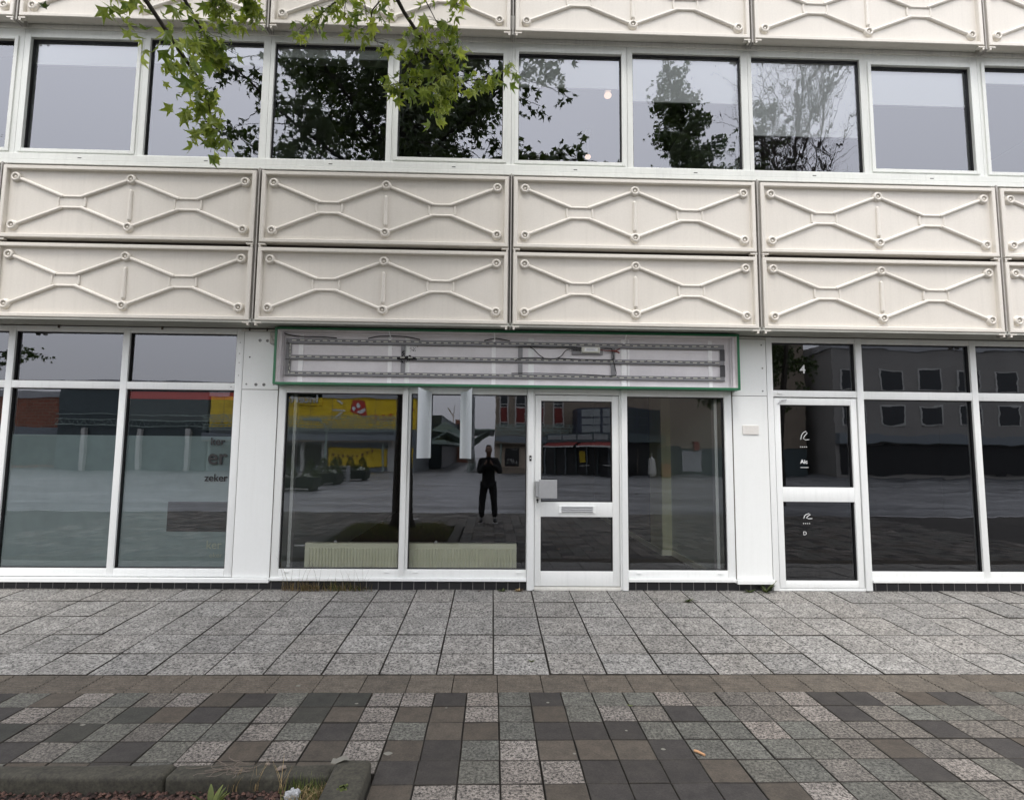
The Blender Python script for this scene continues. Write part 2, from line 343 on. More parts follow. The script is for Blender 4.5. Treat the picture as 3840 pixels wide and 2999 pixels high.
for z, _ in PZ:
    for k in range(-4, 5):
        cx = -1.1675 + 2.68 * k
        if first is None:
            first = pm.build('facade_panel', 'cream', BL); fixn(first); autosmooth(first, 30); o = first
        else:
            o = first.copy(); COL.objects.link(o); o.parent = BL
        o.location = (cx + random.uniform(-.002, .002), -0.33 + random.uniform(-.0015, .0015), z)
# joint profiles between panels
XL, XR = -11.9, 11.0
m = MB()
for z0, z1 in ((2.90, 4.53), (6.16, 7.84)):
    m.box(XL, XR, -0.205, 0.30, z0 + (0.02 if z0 < 5 else 0.27), z1 + (0.02 if z0 < 5 else 0.10))
core = m.build('spandrel_backing', 'gapdark', BL)
m = MB()
for k in range(-4, 6):
    x = -1.1675 - 1.34 + 2.68 * k
    for z0, z1 in ((2.862, 4.55), (6.150, 7.84)):
        m.box(x - 0.006, x + 0.006, -0.318, -0.206, z0, z1); m.box(x - 0.026, x - 0.020, -0.30, -0.206, z0, z1); m.box(x + 0.020, x + 0.026, -0.30, -0.206, z0, z1)
m.build('joint_profile', 'gap', BL)
m = MB(); m.box(XL, XR, -0.26, 0.30, 7.95, 8.02); m.box(XL, XR, -0.36, 8.0, 8.02, 8.12); m.build('parapet_coping', 'head', BL)
m = MB(); m.box(XL, XR, -0.318, 0.10, 2.884, 2.912); m.box(XL, XR, -0.325, -0.285, 2.872, 2.8835); m.build('soffit', 'soffit', BL)
m = MB(); m.box(XL, XR, 0.30, 8.0, 3.05, 4.45); m.box(XL, XR, 0.301, 8.0, 6.45, 7.95); m.box(XL, XR, 7.4, 8.0, 0.0, 3.05); m.box(XL, XR, 7.41, 8.0, 4.45, 6.45)
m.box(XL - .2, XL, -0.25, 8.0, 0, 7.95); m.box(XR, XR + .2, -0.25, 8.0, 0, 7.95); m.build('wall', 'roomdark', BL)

# --- upper ribbon windows
m = MB()
m.box(XL, XR, -0.187, 0.30, 6.160, 6.205, 0); m.box(XL, XR, -0.235, 0.30, 6.213, 6.262, 0); m.box(XL, XR, -0.175, 0.30, 6.205, 6.213, 1); m.box(XL, XR, -0.250, -0.1, 6.268, 6.43, 0); m.box(XL, XR, -0.22, -0.1, 6.262, 6.268, 1)
m.build('window_head_fascia', ['head', 'gapdark'], BL)
m = MB(); m.box(XL, XR, -0.205, 0.30, 4.640, 4.712, 0, 0.006); m.box(XL, XR, -0.215, 0.1, 4.588, 4.636, 0, 0.004)
for k in range(-8, 9): m.box(-1.82 + 1.34 * k, -1.78 + 1.34 * k, -0.2065, -0.205, 4.664, 4.672, 1)
m.build('window_sill', ['upframe', 'rubber'], BL)
blind_z = {(-1, 0): 5.93, (-1, 1): 5.93, (0, 0): 5.70, (0, 1): 5.56, (1, 0): 5.19, (-2, 1): 5.86, (1, 1): 5.8, (-2, 0): 5.9}
def upper_window(x0, x1, gx0, gx1, gz0, gz1, bz, sash):
    z0, z1 = 4.712, 6.160; Y0 = -0.172 if not sash else -0.170; m = MB(); g = 0.0015
    m.box(x0 + g, gx0, Y0, -0.05, z0, z1, 0); m.box(gx1, x1 - g, Y0, -0.05, z0, z1, 0)
    m.box(gx0, gx1, Y0 + .001, -0.05, z0, gz0, 0); m.box(gx0, gx1, Y0 + .001, -0.05, gz1, z1, 0)
    if sash:   # raised sash bead with mitre-like double step
        t = 0.036
        for a in ((gx0 - t, gx0 + .004, gz0 - t, gz1 + t), (gx1 - .004, gx1 + t, gz0 - t, gz1 + t)): m.box(a[0], a[1], Y0 - 0.014, Y0 + .01, a[2], a[3], 0, 0.004)
        m.box(gx0 + .004, gx1 - .004, Y0 - 0.013, Y0 + .01, gz0 - t, gz0 + .003, 0, 0.004); m.box(gx0 + .004, gx1 - .004, Y0 - 0.013, Y0 + .01, gz1 - .003, gz1 + t, 0, 0.004)
        m.box((gx0 + gx1) / 2 - .03, (gx0 + gx1) / 2 + .03, Y0 - .006, Y0, gz0 - .064, gz0 - .056, 1)
    t = 0.010   # black gasket round the pane
    m.box(gx0, gx0 + t, Y0 + 0.028, -0.06, gz0, gz1, 1); m.box(gx1 - t, gx1, Y0 + 0.028, -0.06, gz0, gz1, 1)
    m.box(gx0 + t, gx1 - t, Y0 + 0.029, -0.06, gz0, gz0 + t, 1); m.box(gx0 + t, gx1 - t, Y0 + 0.029, -0.06, gz1 - t * 1.3, gz1, 1)
    f = m.build('window', ['upframe', 'rubber'], BL)
    p = MB(); y = Y0 + 0.045; p.quad((gx0 + .002, y, gz0 + .002), (gx1 - .002, y, gz0 + .002), (gx1 - .002, y, gz1 - .002), (gx0 + .002, y, gz1 - .002))
    p.build('pane', 'glassup', f)
    if bz:
        b = MB(); b.box(gx0 + .012, gx1 - .012, -0.088, -0.084, bz + .02, gz1 + .0); b.box(gx0 + .012, gx1 - .012, -0.094, -0.078, bz, bz + .022); b.build('roller_blind', 'blind', f)
for k in range(-2, 3):
    d = 5.375 * k
    A = [(-2.520, -1.155, -2.475, -1.216, 4.734, 6.090, 0), (-1.155, 0.170, -1.093, 0.077, 4.780, 6.032, 1), (0.170, 1.472, 0.243, 1.410, 4.775, 6.060, 1), (1.472, 2.855, 1.534, 2.777, 4.735, 6.092, 0)]
    BZ = {0: [5.97, None, 5.70, 5.56], 1: [5.19, 5.6, 5.9, None], -1: [5.5, None, 5.8, 5.86]}.get(k, [5.8, 5.5, None, 5.9])
    for a, bz in zip(A, BZ): upper_window(a[0] + d, a[1] + d, a[2] + d, a[3] + d, a[4], a[5], bz, a[6])
m = MB()
for k in range(-2, 3):
    d = 5.375 * k; m.box(-2.56 + d, -2.46 + d, 0.0, 7.4, 4.46, 6.44)
m.build('room_partition', 'roomwall', BL)
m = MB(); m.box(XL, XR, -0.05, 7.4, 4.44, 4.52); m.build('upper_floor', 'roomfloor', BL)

# --- ground floor: pillars, frames, panes
def pillar(x0, x1, sillx0, sillx1, zs0, zs1):
    m = MB(); m.box(x0 + .006, x1 - .004, -0.012, 0.05, zs1, 2.205, 0, 0.002); m.box(x0 + .006, x1 - .004, -0.0135, 0.05, 2.211, 2.842, 0, 0.002)
    m.box(x0 - .002, x1 + .002, 0.0, 0.12, zs1, 2.85, 1)
    m.box(sillx0, sillx1, -0.045, 0.05, zs0, zs1 - .004, 0, 0.004)
    p = m.build('pillar_cladding', ['pillar', 'gapdark'], BL)
    s = MB()
    for (x, z) in ((x1 - .05, 2.265), (x1 - .045, 2.52), (x1 - .05, 2.78), (x0 + .05, 2.265)): s.lathe_y(x, -0.0135, z, [(0.010, 0), (0.009, -0.004), (0.003, -0.006)], 10)
    s.build('screw_head', 'screw', p)
    return p
pl = pillar(-2.713, -2.319, -7.70, -2.316, 0.181, 0.229); pr = pillar(2.643, 3.040, 2.640, 3.046, 0.183, 0.229)
pillar(-8.07, -7.68, -8.07, -7.66, 0.181, 0.229); pillar(8.003, 8.40, 8.0, 8.40, 0.183, 0.229)
s = MB()
for (x, z) in ((-2.54, 2.745), (-2.46, 2.743), (-2.56, 2.262), (-2.475, 2.262)): s.lathe_y(x, -0.0135, z, [(0.017, 0), (0.016, -0.003), (0.010, -0.004), (0.008, 0.0)], 12)
s.lathe_y(-2.64, -0.0135, 2.56, [(0.009, -0.001), (0.008, -0.002)], 8, 1); s.build('wall_plug', ['screw', 'rubber'], pl)

def member(m, x0, x1, z0, z1, y=0.0, d=0.10, ch=0.003, mi=0): m.box(x0, x1, y, d, z0, z1, mi, ch)
def gasket(m, x0, x1, z0, z1, y=0.022, t=0.009):
    m.box(x0, x0 + t, y, .06, z0, z1, 1); m.box(x1 - t, x1, y, .06, z0, z1, 1); m.box(x0 + t, x1 - t, y + .001, .06, z0, z0 + t, 1); m.box(x0 + t, x1 - t, y + .001, .06, z1 - t, z1, 1)
def pane(parent, x0, x1, z0, z1, mat='glass', y=0.045, name='pane'):
    p = MB(); p.quad((x0, y, z0), (x1, y, z0), (x1, y, z1), (x0, y, z1)); return p.build(name, mat, parent)
def cap(m, x, z): m.box(x - .026, x + .026, -0.010, 0.0, z - .008, z + .008, 0, 0.003)
TOP = 2.872
# shop windows left of the door (two panes and a proud mullion)
m = MB(); member(m, -2.317, -2.238, 0.229, TOP, 0.0); member(m, -0.913, -0.885, 0.3155, TOP - .002, 0.002); member(m, -0.980, -0.968, 0.3155, TOP - .002, 0.002)
member(m, -2.238, 0.376, 0.232, 0.315, 0.001); member(m, -2.238, -0.980, 2.182, TOP, 0.001); member(m, -0.885, 0.376, 2.187, TOP, 0.001)
member(m, -0.966, -0.914, 0.268, TOP - .001, -0.030, 0.02, 0.005); member(m, 0.376, 0.383, 0.232, TOP - .003, 0.006)
gasket(m, -2.238, -0.980, 0.315, 2.182); gasket(m, -0.885, 0.376, 0.315, 2.187)
for x in (-2.15, -1.10, -0.80, 0.30): cap(m, x, 0.288)
sw = m.build('shop_window', ['white', 'rubber'], BL); autosmooth(sw)
pane(sw, -2.236, -0.982, 0.318, 2.180); pane(sw, -0.883, 0.374, 0.318, 2.185)
m = MB(); m.box(-2.314, 0.382, -0.030, 0.10, 0.1995, 0.231, 0, 0.004); m.build('sill', 'white', sw)
# door with its posts
m = MB(); member(m, 0.384, 0.447, 0.108, TOP, -0.028, 0.10, 0.006); member(m, 0.447, 0.464, 0.110, TOP - .001, 0.0, 0.1, 0.002)
member(m, 0.464, 1.392, 2.197, TOP - .002, 0.0); member(m, 1.392, 1.409, 0.110, TOP - .001, 0.0, 0.1, 0.002); member(m, 1.409, 1.473, 0.108, TOP, -0.028, 0.10, 0.006)
m.box(0.464, 1.392, 0.0, 0.12, 0.104, 0.136, 2, 0.003)
df = m.build('door_frame', ['white', 'rubber', 'head'], BL); autosmooth(df)
m = MB(); Y = 0.010
member(m, 0.468, 0.533, 0.146, 2.189, Y); member(m, 1.314, 1.388, 0.146, 2.189, Y); member(m, 0.533, 1.314, 2.128, 2.189, Y + .001); member(m, 0.533, 1.314, 0.146, 0.300, Y + .001); member(m, 0.533, 1.314, 0.874, 1.031, Y + .001)
gasket(m, 0.533, 1.314, 1.031, 2.128, 0.03); gasket(m, 0.533, 1.314, 0.300, 0.874, 0.03)
dr = m.build('door', ['white', 'rubber'], BL); autosmooth(dr)
pane(dr, 0.535, 1.312, 1.033, 2.126, y=0.05); pane(dr, 0.535, 1.312, 0.302, 0.872, y=0.05)
m = MB(); m.box(0.727, 1.124, 0.002, 0.012, 0.912, 0.996, 0, 0.004); m.box(0.727, 0.752, -0.004, 0.003, 0.914, 0.994, 0, 0.003); m.box(1.100, 1.124, -0.004, 0.003, 0.914, 0.994, 0, 0.003)
for i in range(3): m.box(0.757, 1.095, -0.006, 0.002, 0.924 + i * .023, 0.940 + i * .023, 1, 0.004)
m.build('letter_slot', ['white', 'steel'], dr)
m = MB(); m.box(0.505, 0.700, -0.075, -0.063, 1.077, 1.273, 0, 0.003); m.box(0.474, 0.512, -0.060, 0.010, 1.088, 1.255, 0, 0.004); m.box(0.512, 0.56, -0.062, -0.02, 1.10, 1.25, 0)
m.build('pull_handle', 'steel', dr)
m = MB(); m.lathe_y(0.497, 0.010, 1.052, [(0.013, 0), (0.012, -0.010), (0.004, -0.011)], 12); m.box(0.492, 0.502, -0.002, 0.01, 1.022, 1.045); m.build('key_cylinder', 'rubber', dr)
m = MB()
for x, z in ((0.53, 1.35), (0.5, .5), (1.35, 1.3), (1.35, .5)): m.lathe_y(x - .02, 0.010, z, [(0.003, 0), (0.002, -.001)], 6)
# shop window right of the door
m = MB(); member(m, 1.473, 1.479, 0.232, TOP - .003, 0.006); member(m, 2.558, 2.641, 0.232, TOP, 0.0)
member(m, 1.479, 2.558, 0.232, 0.315, 0.001); member(m, 1.479, 2.558, 2.187, TOP, 0.001); gasket(m, 1.479, 2.558, 0.315, 2.187)
for x in (1.59, 2.47): cap(m, x, 0.288)
sw2 = m.build('shop_window', ['white', 'rubber'], BL); autosmooth(sw2)
pane(sw2, 1.481, 2.556, 0.318, 2.185)
m = MB(); m.box(1.475, 2.636, -0.030, 0.10, 0.1995, 0.231, 0, 0.004); m.build('sill', 'white', sw2)
# neighbour on the left: tall panes with a transom light
m = MB(); member(m, -2.795, -2.716, 0.232, TOP, 0.0)
xs = [-7.60, -6.43, -5.22, -4.01, -2.797]
for a, b in zip(xs[:-1], xs[1:]):
    if a > -7.6: member(m, a - 0.0, a + 0.07, 0.232, TOP, -0.001); a += 0.07
    member(m, a, b, 0.233, 0.313, 0.001); member(m, a, b, 2.198, 2.276, 0.001); member(m, a, b, 2.812, TOP, 0.001)
    gasket(m, a, b, 0.313, 2.198); gasket(m, a, b, 2.276, 2.812)
lw = m.build('shop_window', ['white', 'rubber'], BL); autosmooth(lw)
for a, b in zip(xs[:-1], xs[1:]):
    if a > -7.6: a += .07
    pane(lw, a + .002, b - .002, 0.315, 2.196); pane(lw, a + .002, b - .002, 2.278, 2.810)
s = MB()
for z in (2.72, 2.60, 2.50, 2.36): s.lathe_y(-2.758, 0, z, [(0.006, 0), (0.005, -0.003), (0.002, -0.004)], 8)
s.lathe_y(-2.83, 0, 2.235, [(0.006, 0), (0.005, -0.003), (0.002, -0.004)], 8); s.build('screw_head', 'screw', lw)
m = MB(); m.box(-4.0, -2.80, 0.062, 0.066, 0.32, 1.70); m.box(-6.4, -4.02, 0.062, 0.066, 0.32, 1.70)
fl = m.build('window_film', 'film', lw)
m = MB(); m.box(-3.95, -2.815, 0.058, 0.075, 2.098, 2.178); m.build('window_banner', 'redband', lw)
m = MB(); m.box(-3.95, -2.815, 0.060, 0.075, 1.86, 2.096); m.build('dark_sticker', 'roomdark', lw)
textmesh('ker', 'lettering', 0.115, (-3.035, 0.040, 1.608), 'blackletter', lw, bold=0.0014)
textmesh('er', 'lettering', 0.235, (-3.055, 0.040, 1.402), 'blackletter', lw, bold=0.0035)
textmesh('zeker', 'lettering', 0.108, (-3.075, 0.040, 1.222), 'blackletter', lw, bold=0.0014)
textmesh('ker', 'lettering', 0.12, (-3.025, 0.056, 0.512), 'paleletter', lw, bold=0.0015)
textmesh('eker', 'lettering', 0.075, (-2.985, 0.056, 0.420), 'paleletter', lw)
m = MB(); m.box(-3.45, -2.828, 0.056, 0.060, 0.688, 1.003); m.build('dark_sticker', 'roomdark', lw)
# neighbour on the right: door with a light above, then a window
m = MB(); member(m, 3.044, 3.110, 0.110, TOP, -0.010); member(m, 3.110, 4.06, 2.815, TOP, 0.001); member(m, 3.110, 4.06, 2.205, 2.276, 0.001); gasket(m, 3.110, 4.06, 2.276, 2.815)
member(m, 4.06, 4.13, 0.110, TOP, -0.010); member(m, 3.110, 4.06, 0.106, 0.128, 0.001); m.box(3.16, 3.215, -0.01, 0.0, 2.235, 2.252, 0, .003)
rf = m.build('door_frame', ['white', 'rubber'], BL); autosmooth(rf); pane(rf, 3.112, 4.058, 2.278, 2.813, 'glassdark')
textmesh('4', 'house_number', 0.13, (3.446, 0.038, 2.478), 'whiteletter', rf, bold=0.002)
m = MB(); Y = 0.004
member(m, 3.122, 3.187, 0.134, 2.192, Y); member(m, 3.985, 4.05, 0.134, 2.192, Y); member(m, 3.187, 3.985, 2.117, 2.192, Y + .001); member(m, 3.187, 3.985, 1.055, 1.212, Y + .001); member(m, 3.187, 3.985, 0.134, 0.212, Y + .001)
gasket(m, 3.187, 3.985, 1.212, 2.117, 0.024); gasket(m, 3.187, 3.985, 0.212, 1.055, 0.024)
rd = m.build('door', ['white', 'rubber'], BL); autosmooth(rd); pane(rd, 3.189, 3.983, 1.214, 2.115, 'glassdark'); pane(rd, 3.189, 3.983, 0.214, 1.053, 'glassdark')
textmesh('Aic', 'lettering', 0.062, (3.412, 0.038, 1.470), 'whiteletter', rd, bold=0.001)
textmesh('D', 'lettering', 0.055, (3.412, 0.038, 0.694), 'whiteletter', rd)
m = MB(); m.box(3.412, 3.50, 0.036, 0.039, 1.424, 1.430); m.build('underline', 'whiteletter', rd)
for z in (1.653, 0.818):
    for i in range(4): m = MB(); m.lathe_y(3.422 + i * .022, 0.038, z, [(0.006, 0), (0.005, -.002)], 8); m.build('dot', 'whiteletter', rd)
def emblem(z, s=1.0):
    m = MB(); m.tube([(3.425, .037, z), (3.435, .037, z + .045 * s), (3.455, .037, z + .075 * s), (3.485, .037, z + .09 * s), (3.50, .037, z + .07 * s), (3.47, .037, z + .04 * s), (3.455, .037, z + .01 * s), (3.48, .037, z - .005 * s), (3.52, .037, z)], 0.0035, 5); return m
emblem(1.735).build('emblem', 'whiteletter', rd); emblem(0.872, .6).build('emblem', 'whiteletter', rd)
m = MB(); m.tube([(3.16, -0.005, 2.125), (3.20, -0.012, 2.165), (3.26, -.006, 2.172)], 0.006, 6); m.build('door_closer_strap', 'steel', rd)
xs = [4.13, 5.38, 6.66, 7.92]; m = MB()
for a, b in zip(xs[:-1], xs[1:]):
    if a > 4.2: member(m, a, a + 0.07, 0.232, TOP, -0.001); a += 0.07
    member(m, a, b, 0.233, 0.313, 0.001); member(m, a, b, 2.188, 2.276, 0.001); member(m, a, b, 2.812, TOP, 0.001)
    gasket(m, a, b, 0.313, 2.188); gasket(m, a, b, 2.276, 2.812)
member(m, 7.92, 8.0, 0.232, TOP, 0.0)
rw = m.build('shop_window', ['white', 'rubber'], BL); autosmooth(rw)
for a, b in zip(xs[:-1], xs[1:]):
    if a > 4.2: a += .07
    pane(rw, a + .002, b - .002, 0.315, 2.186, 'glassdark'); pane(rw, a + .002, b - .002, 2.278, 2.810, 'glassdark')
m = MB(); m.box(4.13, 8.0, -0.030, 0.10, 0.1995, 0.231, 0, 0.004); m.build('sill', 'white', rw)
m = MB()
for a, b in ((-8.2, 0.383), (1.474, 3.043), (4.131, 9.0)): m.box(a, b, 0.030, 0.12, -0.05, 0.1992 if a > -8 else 0.181)
m.build('plinth', 'tile', BL)
m = MB(); m.box(XL, -8.07, 0, .1, 0.1, 2.87); m.box(8.41, XR, 0, .1, 0.1, 2.87); m.build('end_wall', 'pillar', BL)
m = MB(); m.box(XL, -2.34, 0.02, 0.09, 2.874, 2.884); m.box(2.69, XR, 0.02, 0.09, 2.874, 2.884)
for x in (-2.66, -2.47, -3.6, -4.7): m.box(x - .008, x + .008, -0.01, 0.02, 2.85, 2.89)
m.build('header_trim', 'gapdark', BL)
m = MB(); m.box(-2.75, -2.33, -0.006, 0.02, 2.846, 2.868, 0, .002); m.box(2.69, 3.08, -0.006, 0.02, 2.850, 2.872, 0, .002); m.build('header_strip', 'head', BL)
# room behind the empty shop front
m = MB(); m.box(-2.60, 2.95, 0.11, 7.4, 0.06, 0.12); m.box(-11.9, -2.66, 0.11, 7.4, 0.06, 0.12); m.box(3.0, 11, 0.11, 7.4, 0.06, 0.12); m.build('room_floor', 'roomfloor', BL)
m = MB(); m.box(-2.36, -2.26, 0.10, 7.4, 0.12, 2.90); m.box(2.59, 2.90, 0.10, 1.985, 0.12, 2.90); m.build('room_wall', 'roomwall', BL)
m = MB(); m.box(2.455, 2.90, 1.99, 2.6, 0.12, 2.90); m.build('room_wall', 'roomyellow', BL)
m = MB(); m.box(2.462, 2.90, 2.6, 7.4, 0.12, 2.90); m.build('room_wall', 'roomdark', BL)  # deeper stretch of the wall, its shade given as a dark colour
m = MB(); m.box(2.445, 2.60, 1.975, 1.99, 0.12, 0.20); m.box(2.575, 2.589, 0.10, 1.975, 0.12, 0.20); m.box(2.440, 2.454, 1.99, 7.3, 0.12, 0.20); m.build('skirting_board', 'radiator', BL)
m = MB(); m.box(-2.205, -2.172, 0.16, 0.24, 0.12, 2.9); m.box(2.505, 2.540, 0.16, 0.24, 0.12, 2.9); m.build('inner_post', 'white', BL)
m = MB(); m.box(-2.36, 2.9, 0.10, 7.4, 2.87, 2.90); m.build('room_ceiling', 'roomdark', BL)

# ================================================================== SIGN BOX
SB = empty('sign_box', 'opened sign box with green rim and bare light bars above the empty shop front', 'sign', (0.175, 0, 2.25))
def sbb(m, name, mats, **k):
    o = m.build(name, mats, None, **k); o.parent = SB; o.matrix_parent_inverse = Matrix.Translation((-0.175, 0, -2.25)); return o
bx0, bx1, bz0, bz1 = -2.328, 2.678, 2.254, 2.868; yf = -0.16
m = MB(); t = 0.024
m.box(bx0, bx1, yf, -0.0, bz0, bz0 + t, 0, 0.002); m.box(bx0, bx1, yf, -0.0, bz1 - t, bz1, 0, 0.002); m.box(bx0, bx0 + t, yf + .001, -0.001, bz0 + t, bz1 - t, 0); m.box(bx1 - t, bx1, yf + .001, -0.001, bz0 + t, bz1 - t, 0)
sbb(m, 'rim', 'green')
m = MB(); m.box(bx0 + t, bx1 - t, -0.024, -0.016, bz0 + t, bz1 - t); bp = sbb(m, 'back_panel', 'signback')
m = MB()
for sx, x in ((1, bx0 + t), (-1, bx1 - t)):
    m.box(x, x + sx * 0.004, yf + .012, -0.024, bz0 + t, bz1 - t, 0); m.box(x + sx * .004, x + sx * 0.030, -0.10, -0.092, bz0 + t, bz1 - t, 1); m.box(x + sx * .004, x + sx * 0.040, -0.065, -0.058, bz0 + t, bz1 - t, 1); m.box(x + sx * .004, x + sx * 0.055, -0.032, -0.024, bz0 + t, bz1 - t, 1)
m.box(bx0 + t, bx1 - t, -0.14, -0.024, bz1 - t - .004, bz1 - t, 0); m.box(bx0 + t, bx1 - t, -0.14, -0.024, bz0 + t, bz0 + t + .003, 1); m.box(bx0 + t, bx1 - t, -0.036, -0.024, bz1 - t - .030, bz1 - t - .004, 1)
sbb(m, 'side_channel', ['signside', 'signback'])
m = MB()
for x, wd in ((-2.088, .05), (-1.127, .043), (0.005, .044), (1.440, .05), (2.404, .042)): m.box(x - wd / 2, x + wd / 2, -0.033, -0.024, bz0 + t, bz1 - t, 0, .001)
m.box(1.487, 1.502, -0.030, -0.024, bz0 + t, bz1 - t, 0); sbb(m, 'upright', 'upright')
m = MB()
for x in (-1.127, 0.005, 1.440):   # wire stays leaning out to the rim
    m = MB(); m.tube([(x + .01, -0.035, 2.775), (x + .004, -0.145, 2.842)], 0.006, 6); m.box(x - .012, x + .012, -0.05, -0.03, 2.762, 2.778); sbb(m, 'stay', 'upright')
bars = ((2.714, 2.768), (2.541, 2.588), (2.364, 2.410))
m = MB()
for x0, x1, mi in ((-2.246, -2.190, 0), (-1.005, -0.957, 0), (0.273, 0.321, 0), (1.296, 1.342, 0), (2.510, 2.562, 1)):
    m.box(x0, x1, -0.042, -0.034, bars[1][1], bars[0][0], mi); m.box(x0, x1, -0.042, -0.034, bars[2][1], bars[1][0], mi)
sbb(m, 'bar_tie', ['ledbar', 'darkbar'])
for i, (z0, z1) in enumerate(bars):
    m = MB(); m.box(-2.246, 2.555, -0.046, -0.034, z0, z1, 0); m.box(-2.246, 2.555, -0.050, -0.034, z0 - .004, z0, 1)
    lb = sbb(m, 'light_bar', ['ledbar', 'rubber']); m = MB(); zc = (z0 + z1) / 2 + .004; x = -2.16; px = None
    while x < 2.53:
        dz = random.uniform(-.006, .006)
        if True:
            m.box(x - .024, x + .024, -0.052, -0.046, zc + dz - .006, zc + dz + .006, 0, .002)
            for q in (-.016, 0, .016): m.lathe_y(x + q, -0.052, zc + dz, [(.0045, 0), (.0035, -.003)], 6)
        if px is not None: m.tube([(px[0] + .024, -.049, px[1]), ((px[0] + x) / 2 - .01, -.053, (px[1] + zc + dz) / 2 + random.uniform(-.010, .008)), (x - .024, -.049, zc + dz)], 0.0022, 4, 1)
        px = (x, zc + dz); x += 0.083 + random.uniform(-.004, .004)
    c = m.build('light_chain', ['led', 'cable'], lb)
m = MB(); zz = [2.70, 2.66, 2.62, 2.58, 2.53, 2.48, 2.44, 2.40]
for q, z in enumerate(zz):
    x = -2.200 + random.uniform(-.004, .004); m.box(x - .005, x + .005, -0.050, -0.042, z - .016, z + .014, 0, .001)
m.tube([(-2.23, -.05, 2.74), (-2.21, -.055, 2.69), (-2.20, -.053, 2.5), (-2.205, -.053, 2.42), (-2.18, -.053, 2.39)], .0025, 4, 1)
sbb(m, 'light_chain', ['led', 'cable'])
def cable(pts, r=.004, mat='cable'):
    P = [Vector(p) for p in pts]; out = []
    for i in range(len(P) - 1):
        a = P[max(i - 1, 0)]; b = P[i]; c = P[i + 1]; d = P[min(i + 2, len(P) - 1)]
        for s_ in range(6):
            t_ = s_ / 6; out.append(0.5 * ((2 * b) + (-a + c) * t_ + (2 * a - 5 * b + 4 * c - d) * t_ ** 2 + (-a + 3 * b - 3 * c + d) * t_ ** 3))
    out.append(P[-1]); m = MB(); m.tube(out, r, 6); return m
Yc = -0.060
for pts, r, mt in (
    ([(-2.27, Yc, 2.822), (-2.20, Yc, 2.800), (-2.08, Yc, 2.786), (-1.9, Yc, 2.786), (-1.70, Yc, 2.775)], .006, 'cable'),
    ([(-1.36, Yc, 2.776), (-1.25, Yc, 2.800), (-1.10, Yc, 2.806), (-.95, Yc, 2.800), (-.80, Yc, 2.773)], .006, 'cable'),
    ([(-.10, Yc, 2.772), (0.0, Yc, 2.795), (.06, Yc, 2.794), (.18, Yc, 2.773)], .006, 'cable'),
    ([(0.24, Yc, 2.712), (0.40, Yc, 2.717), (0.65, Yc, 2.712), (0.86, Yc, 2.716), (0.97, Yc, 2.705)], .005, 'cable'),
    ([(0.40, Yc, 2.708), (0.44, Yc, 2.685), (0.50, Yc, 2.625), (0.55, Yc, 2.592)], .005, 'cable'),
    ([(0.24, Yc, 2.555), (0.30, Yc, 2.585), (0.45, Yc, 2.592), (0.70, Yc, 2.590), (0.80, Yc, 2.680), (0.90, Yc, 2.695)], .0045, 'cable'),
    ([(0.70, Yc, 2.590), (0.95, Yc, 2.582), (1.25, Yc, 2.578), (1.32, Yc, 2.590), (1.31, Yc, 2.66), (1.30, Yc, 2.70), (1.22, Yc, 2.712)], .0045, 'cable'),
    ([(1.31, Yc, 2.60), (1.335, Yc, 2.50), (1.345, Yc, 2.42), (1.30, Yc, 2.405), (1.0, Yc, 2.414), (0.5, Yc, 2.420), (0.2, Yc, 2.416)], .0045, 'cable'),
    ([(1.17, Yc, 2.690), (1.25, Yc, 2.682), (1.34, Yc, 2.684), (1.39, Yc, 2.705)], .006, 'redcable'),
    ([(1.30, Yc, 2.684), (1.36, Yc, 2.672), (1.385, Yc, 2.655)], .008, 'redcable')):
    sbb(cable(pts, r), 'cable', mt, smooth=True)
m = MB(); m.box(0.862, 1.204, -0.048, -0.034, 2.636, 2.708, 0, .002); tp = sbb(m, 'transformer_plate', 'ledbar')
m = MB(); m.box(0.968, 1.168, -0.088, -0.050, 2.656, 2.716, 0, .006); m.box(0.995, 1.140, -0.0895, -0.088, 2.668, 2.704, 1); m.box(0.965, 1.172, -0.062, -0.048, 2.652, 2.720, 0, .003)
for i in range(4): m.box(1.01 + .01 * (i % 2), 1.12 - .012 * (i % 3), -0.0902, -0.0895, 2.674 + i * .007, 2.677 + i * .007, 2)
tr = m.build('transformer', ['led', 'whiteletter', 'steel'], tp)
m = MB()
for q in range(5): m.lathe_y(0.885 + q * .016, -0.05, 2.69 + (q % 2) * .008, [(.016, 0), (.014, -.02), (.006, -.028)], 8)
m.build('cable_gland', 'darkbar', tp)
m = MB(); m.box(-1.045, -0.83, -0.0475, -0.046, 2.548, 2.578)
for q in range(70):
    a = random.gauss(0, 1); x = -0.935 + a * .05; z = 2.565 + random.gauss(0, .016) * max(.3, 1 - abs(a) * .3); r = random.uniform(.003, .009)
    m.lathe_y(x, -0.046, z, [(r, 0), (r * .6, -.0035)], 7)
for q in range(30): m.lathe_y(-0.985 + random.gauss(0, .013), -0.043, 2.60 + random.uniform(-.09, .055), [(random.uniform(.003, .010), 0), (.002, -.0025)], 7)
for q in range(26): m.lathe_y(-0.88 + random.gauss(0, .03), -0.0245, 2.665 + random.gauss(0, .022), [(random.uniform(.002, .005), 0), (.001, -.001)], 6)
sbb(m, 'burn_mark', 'soot')
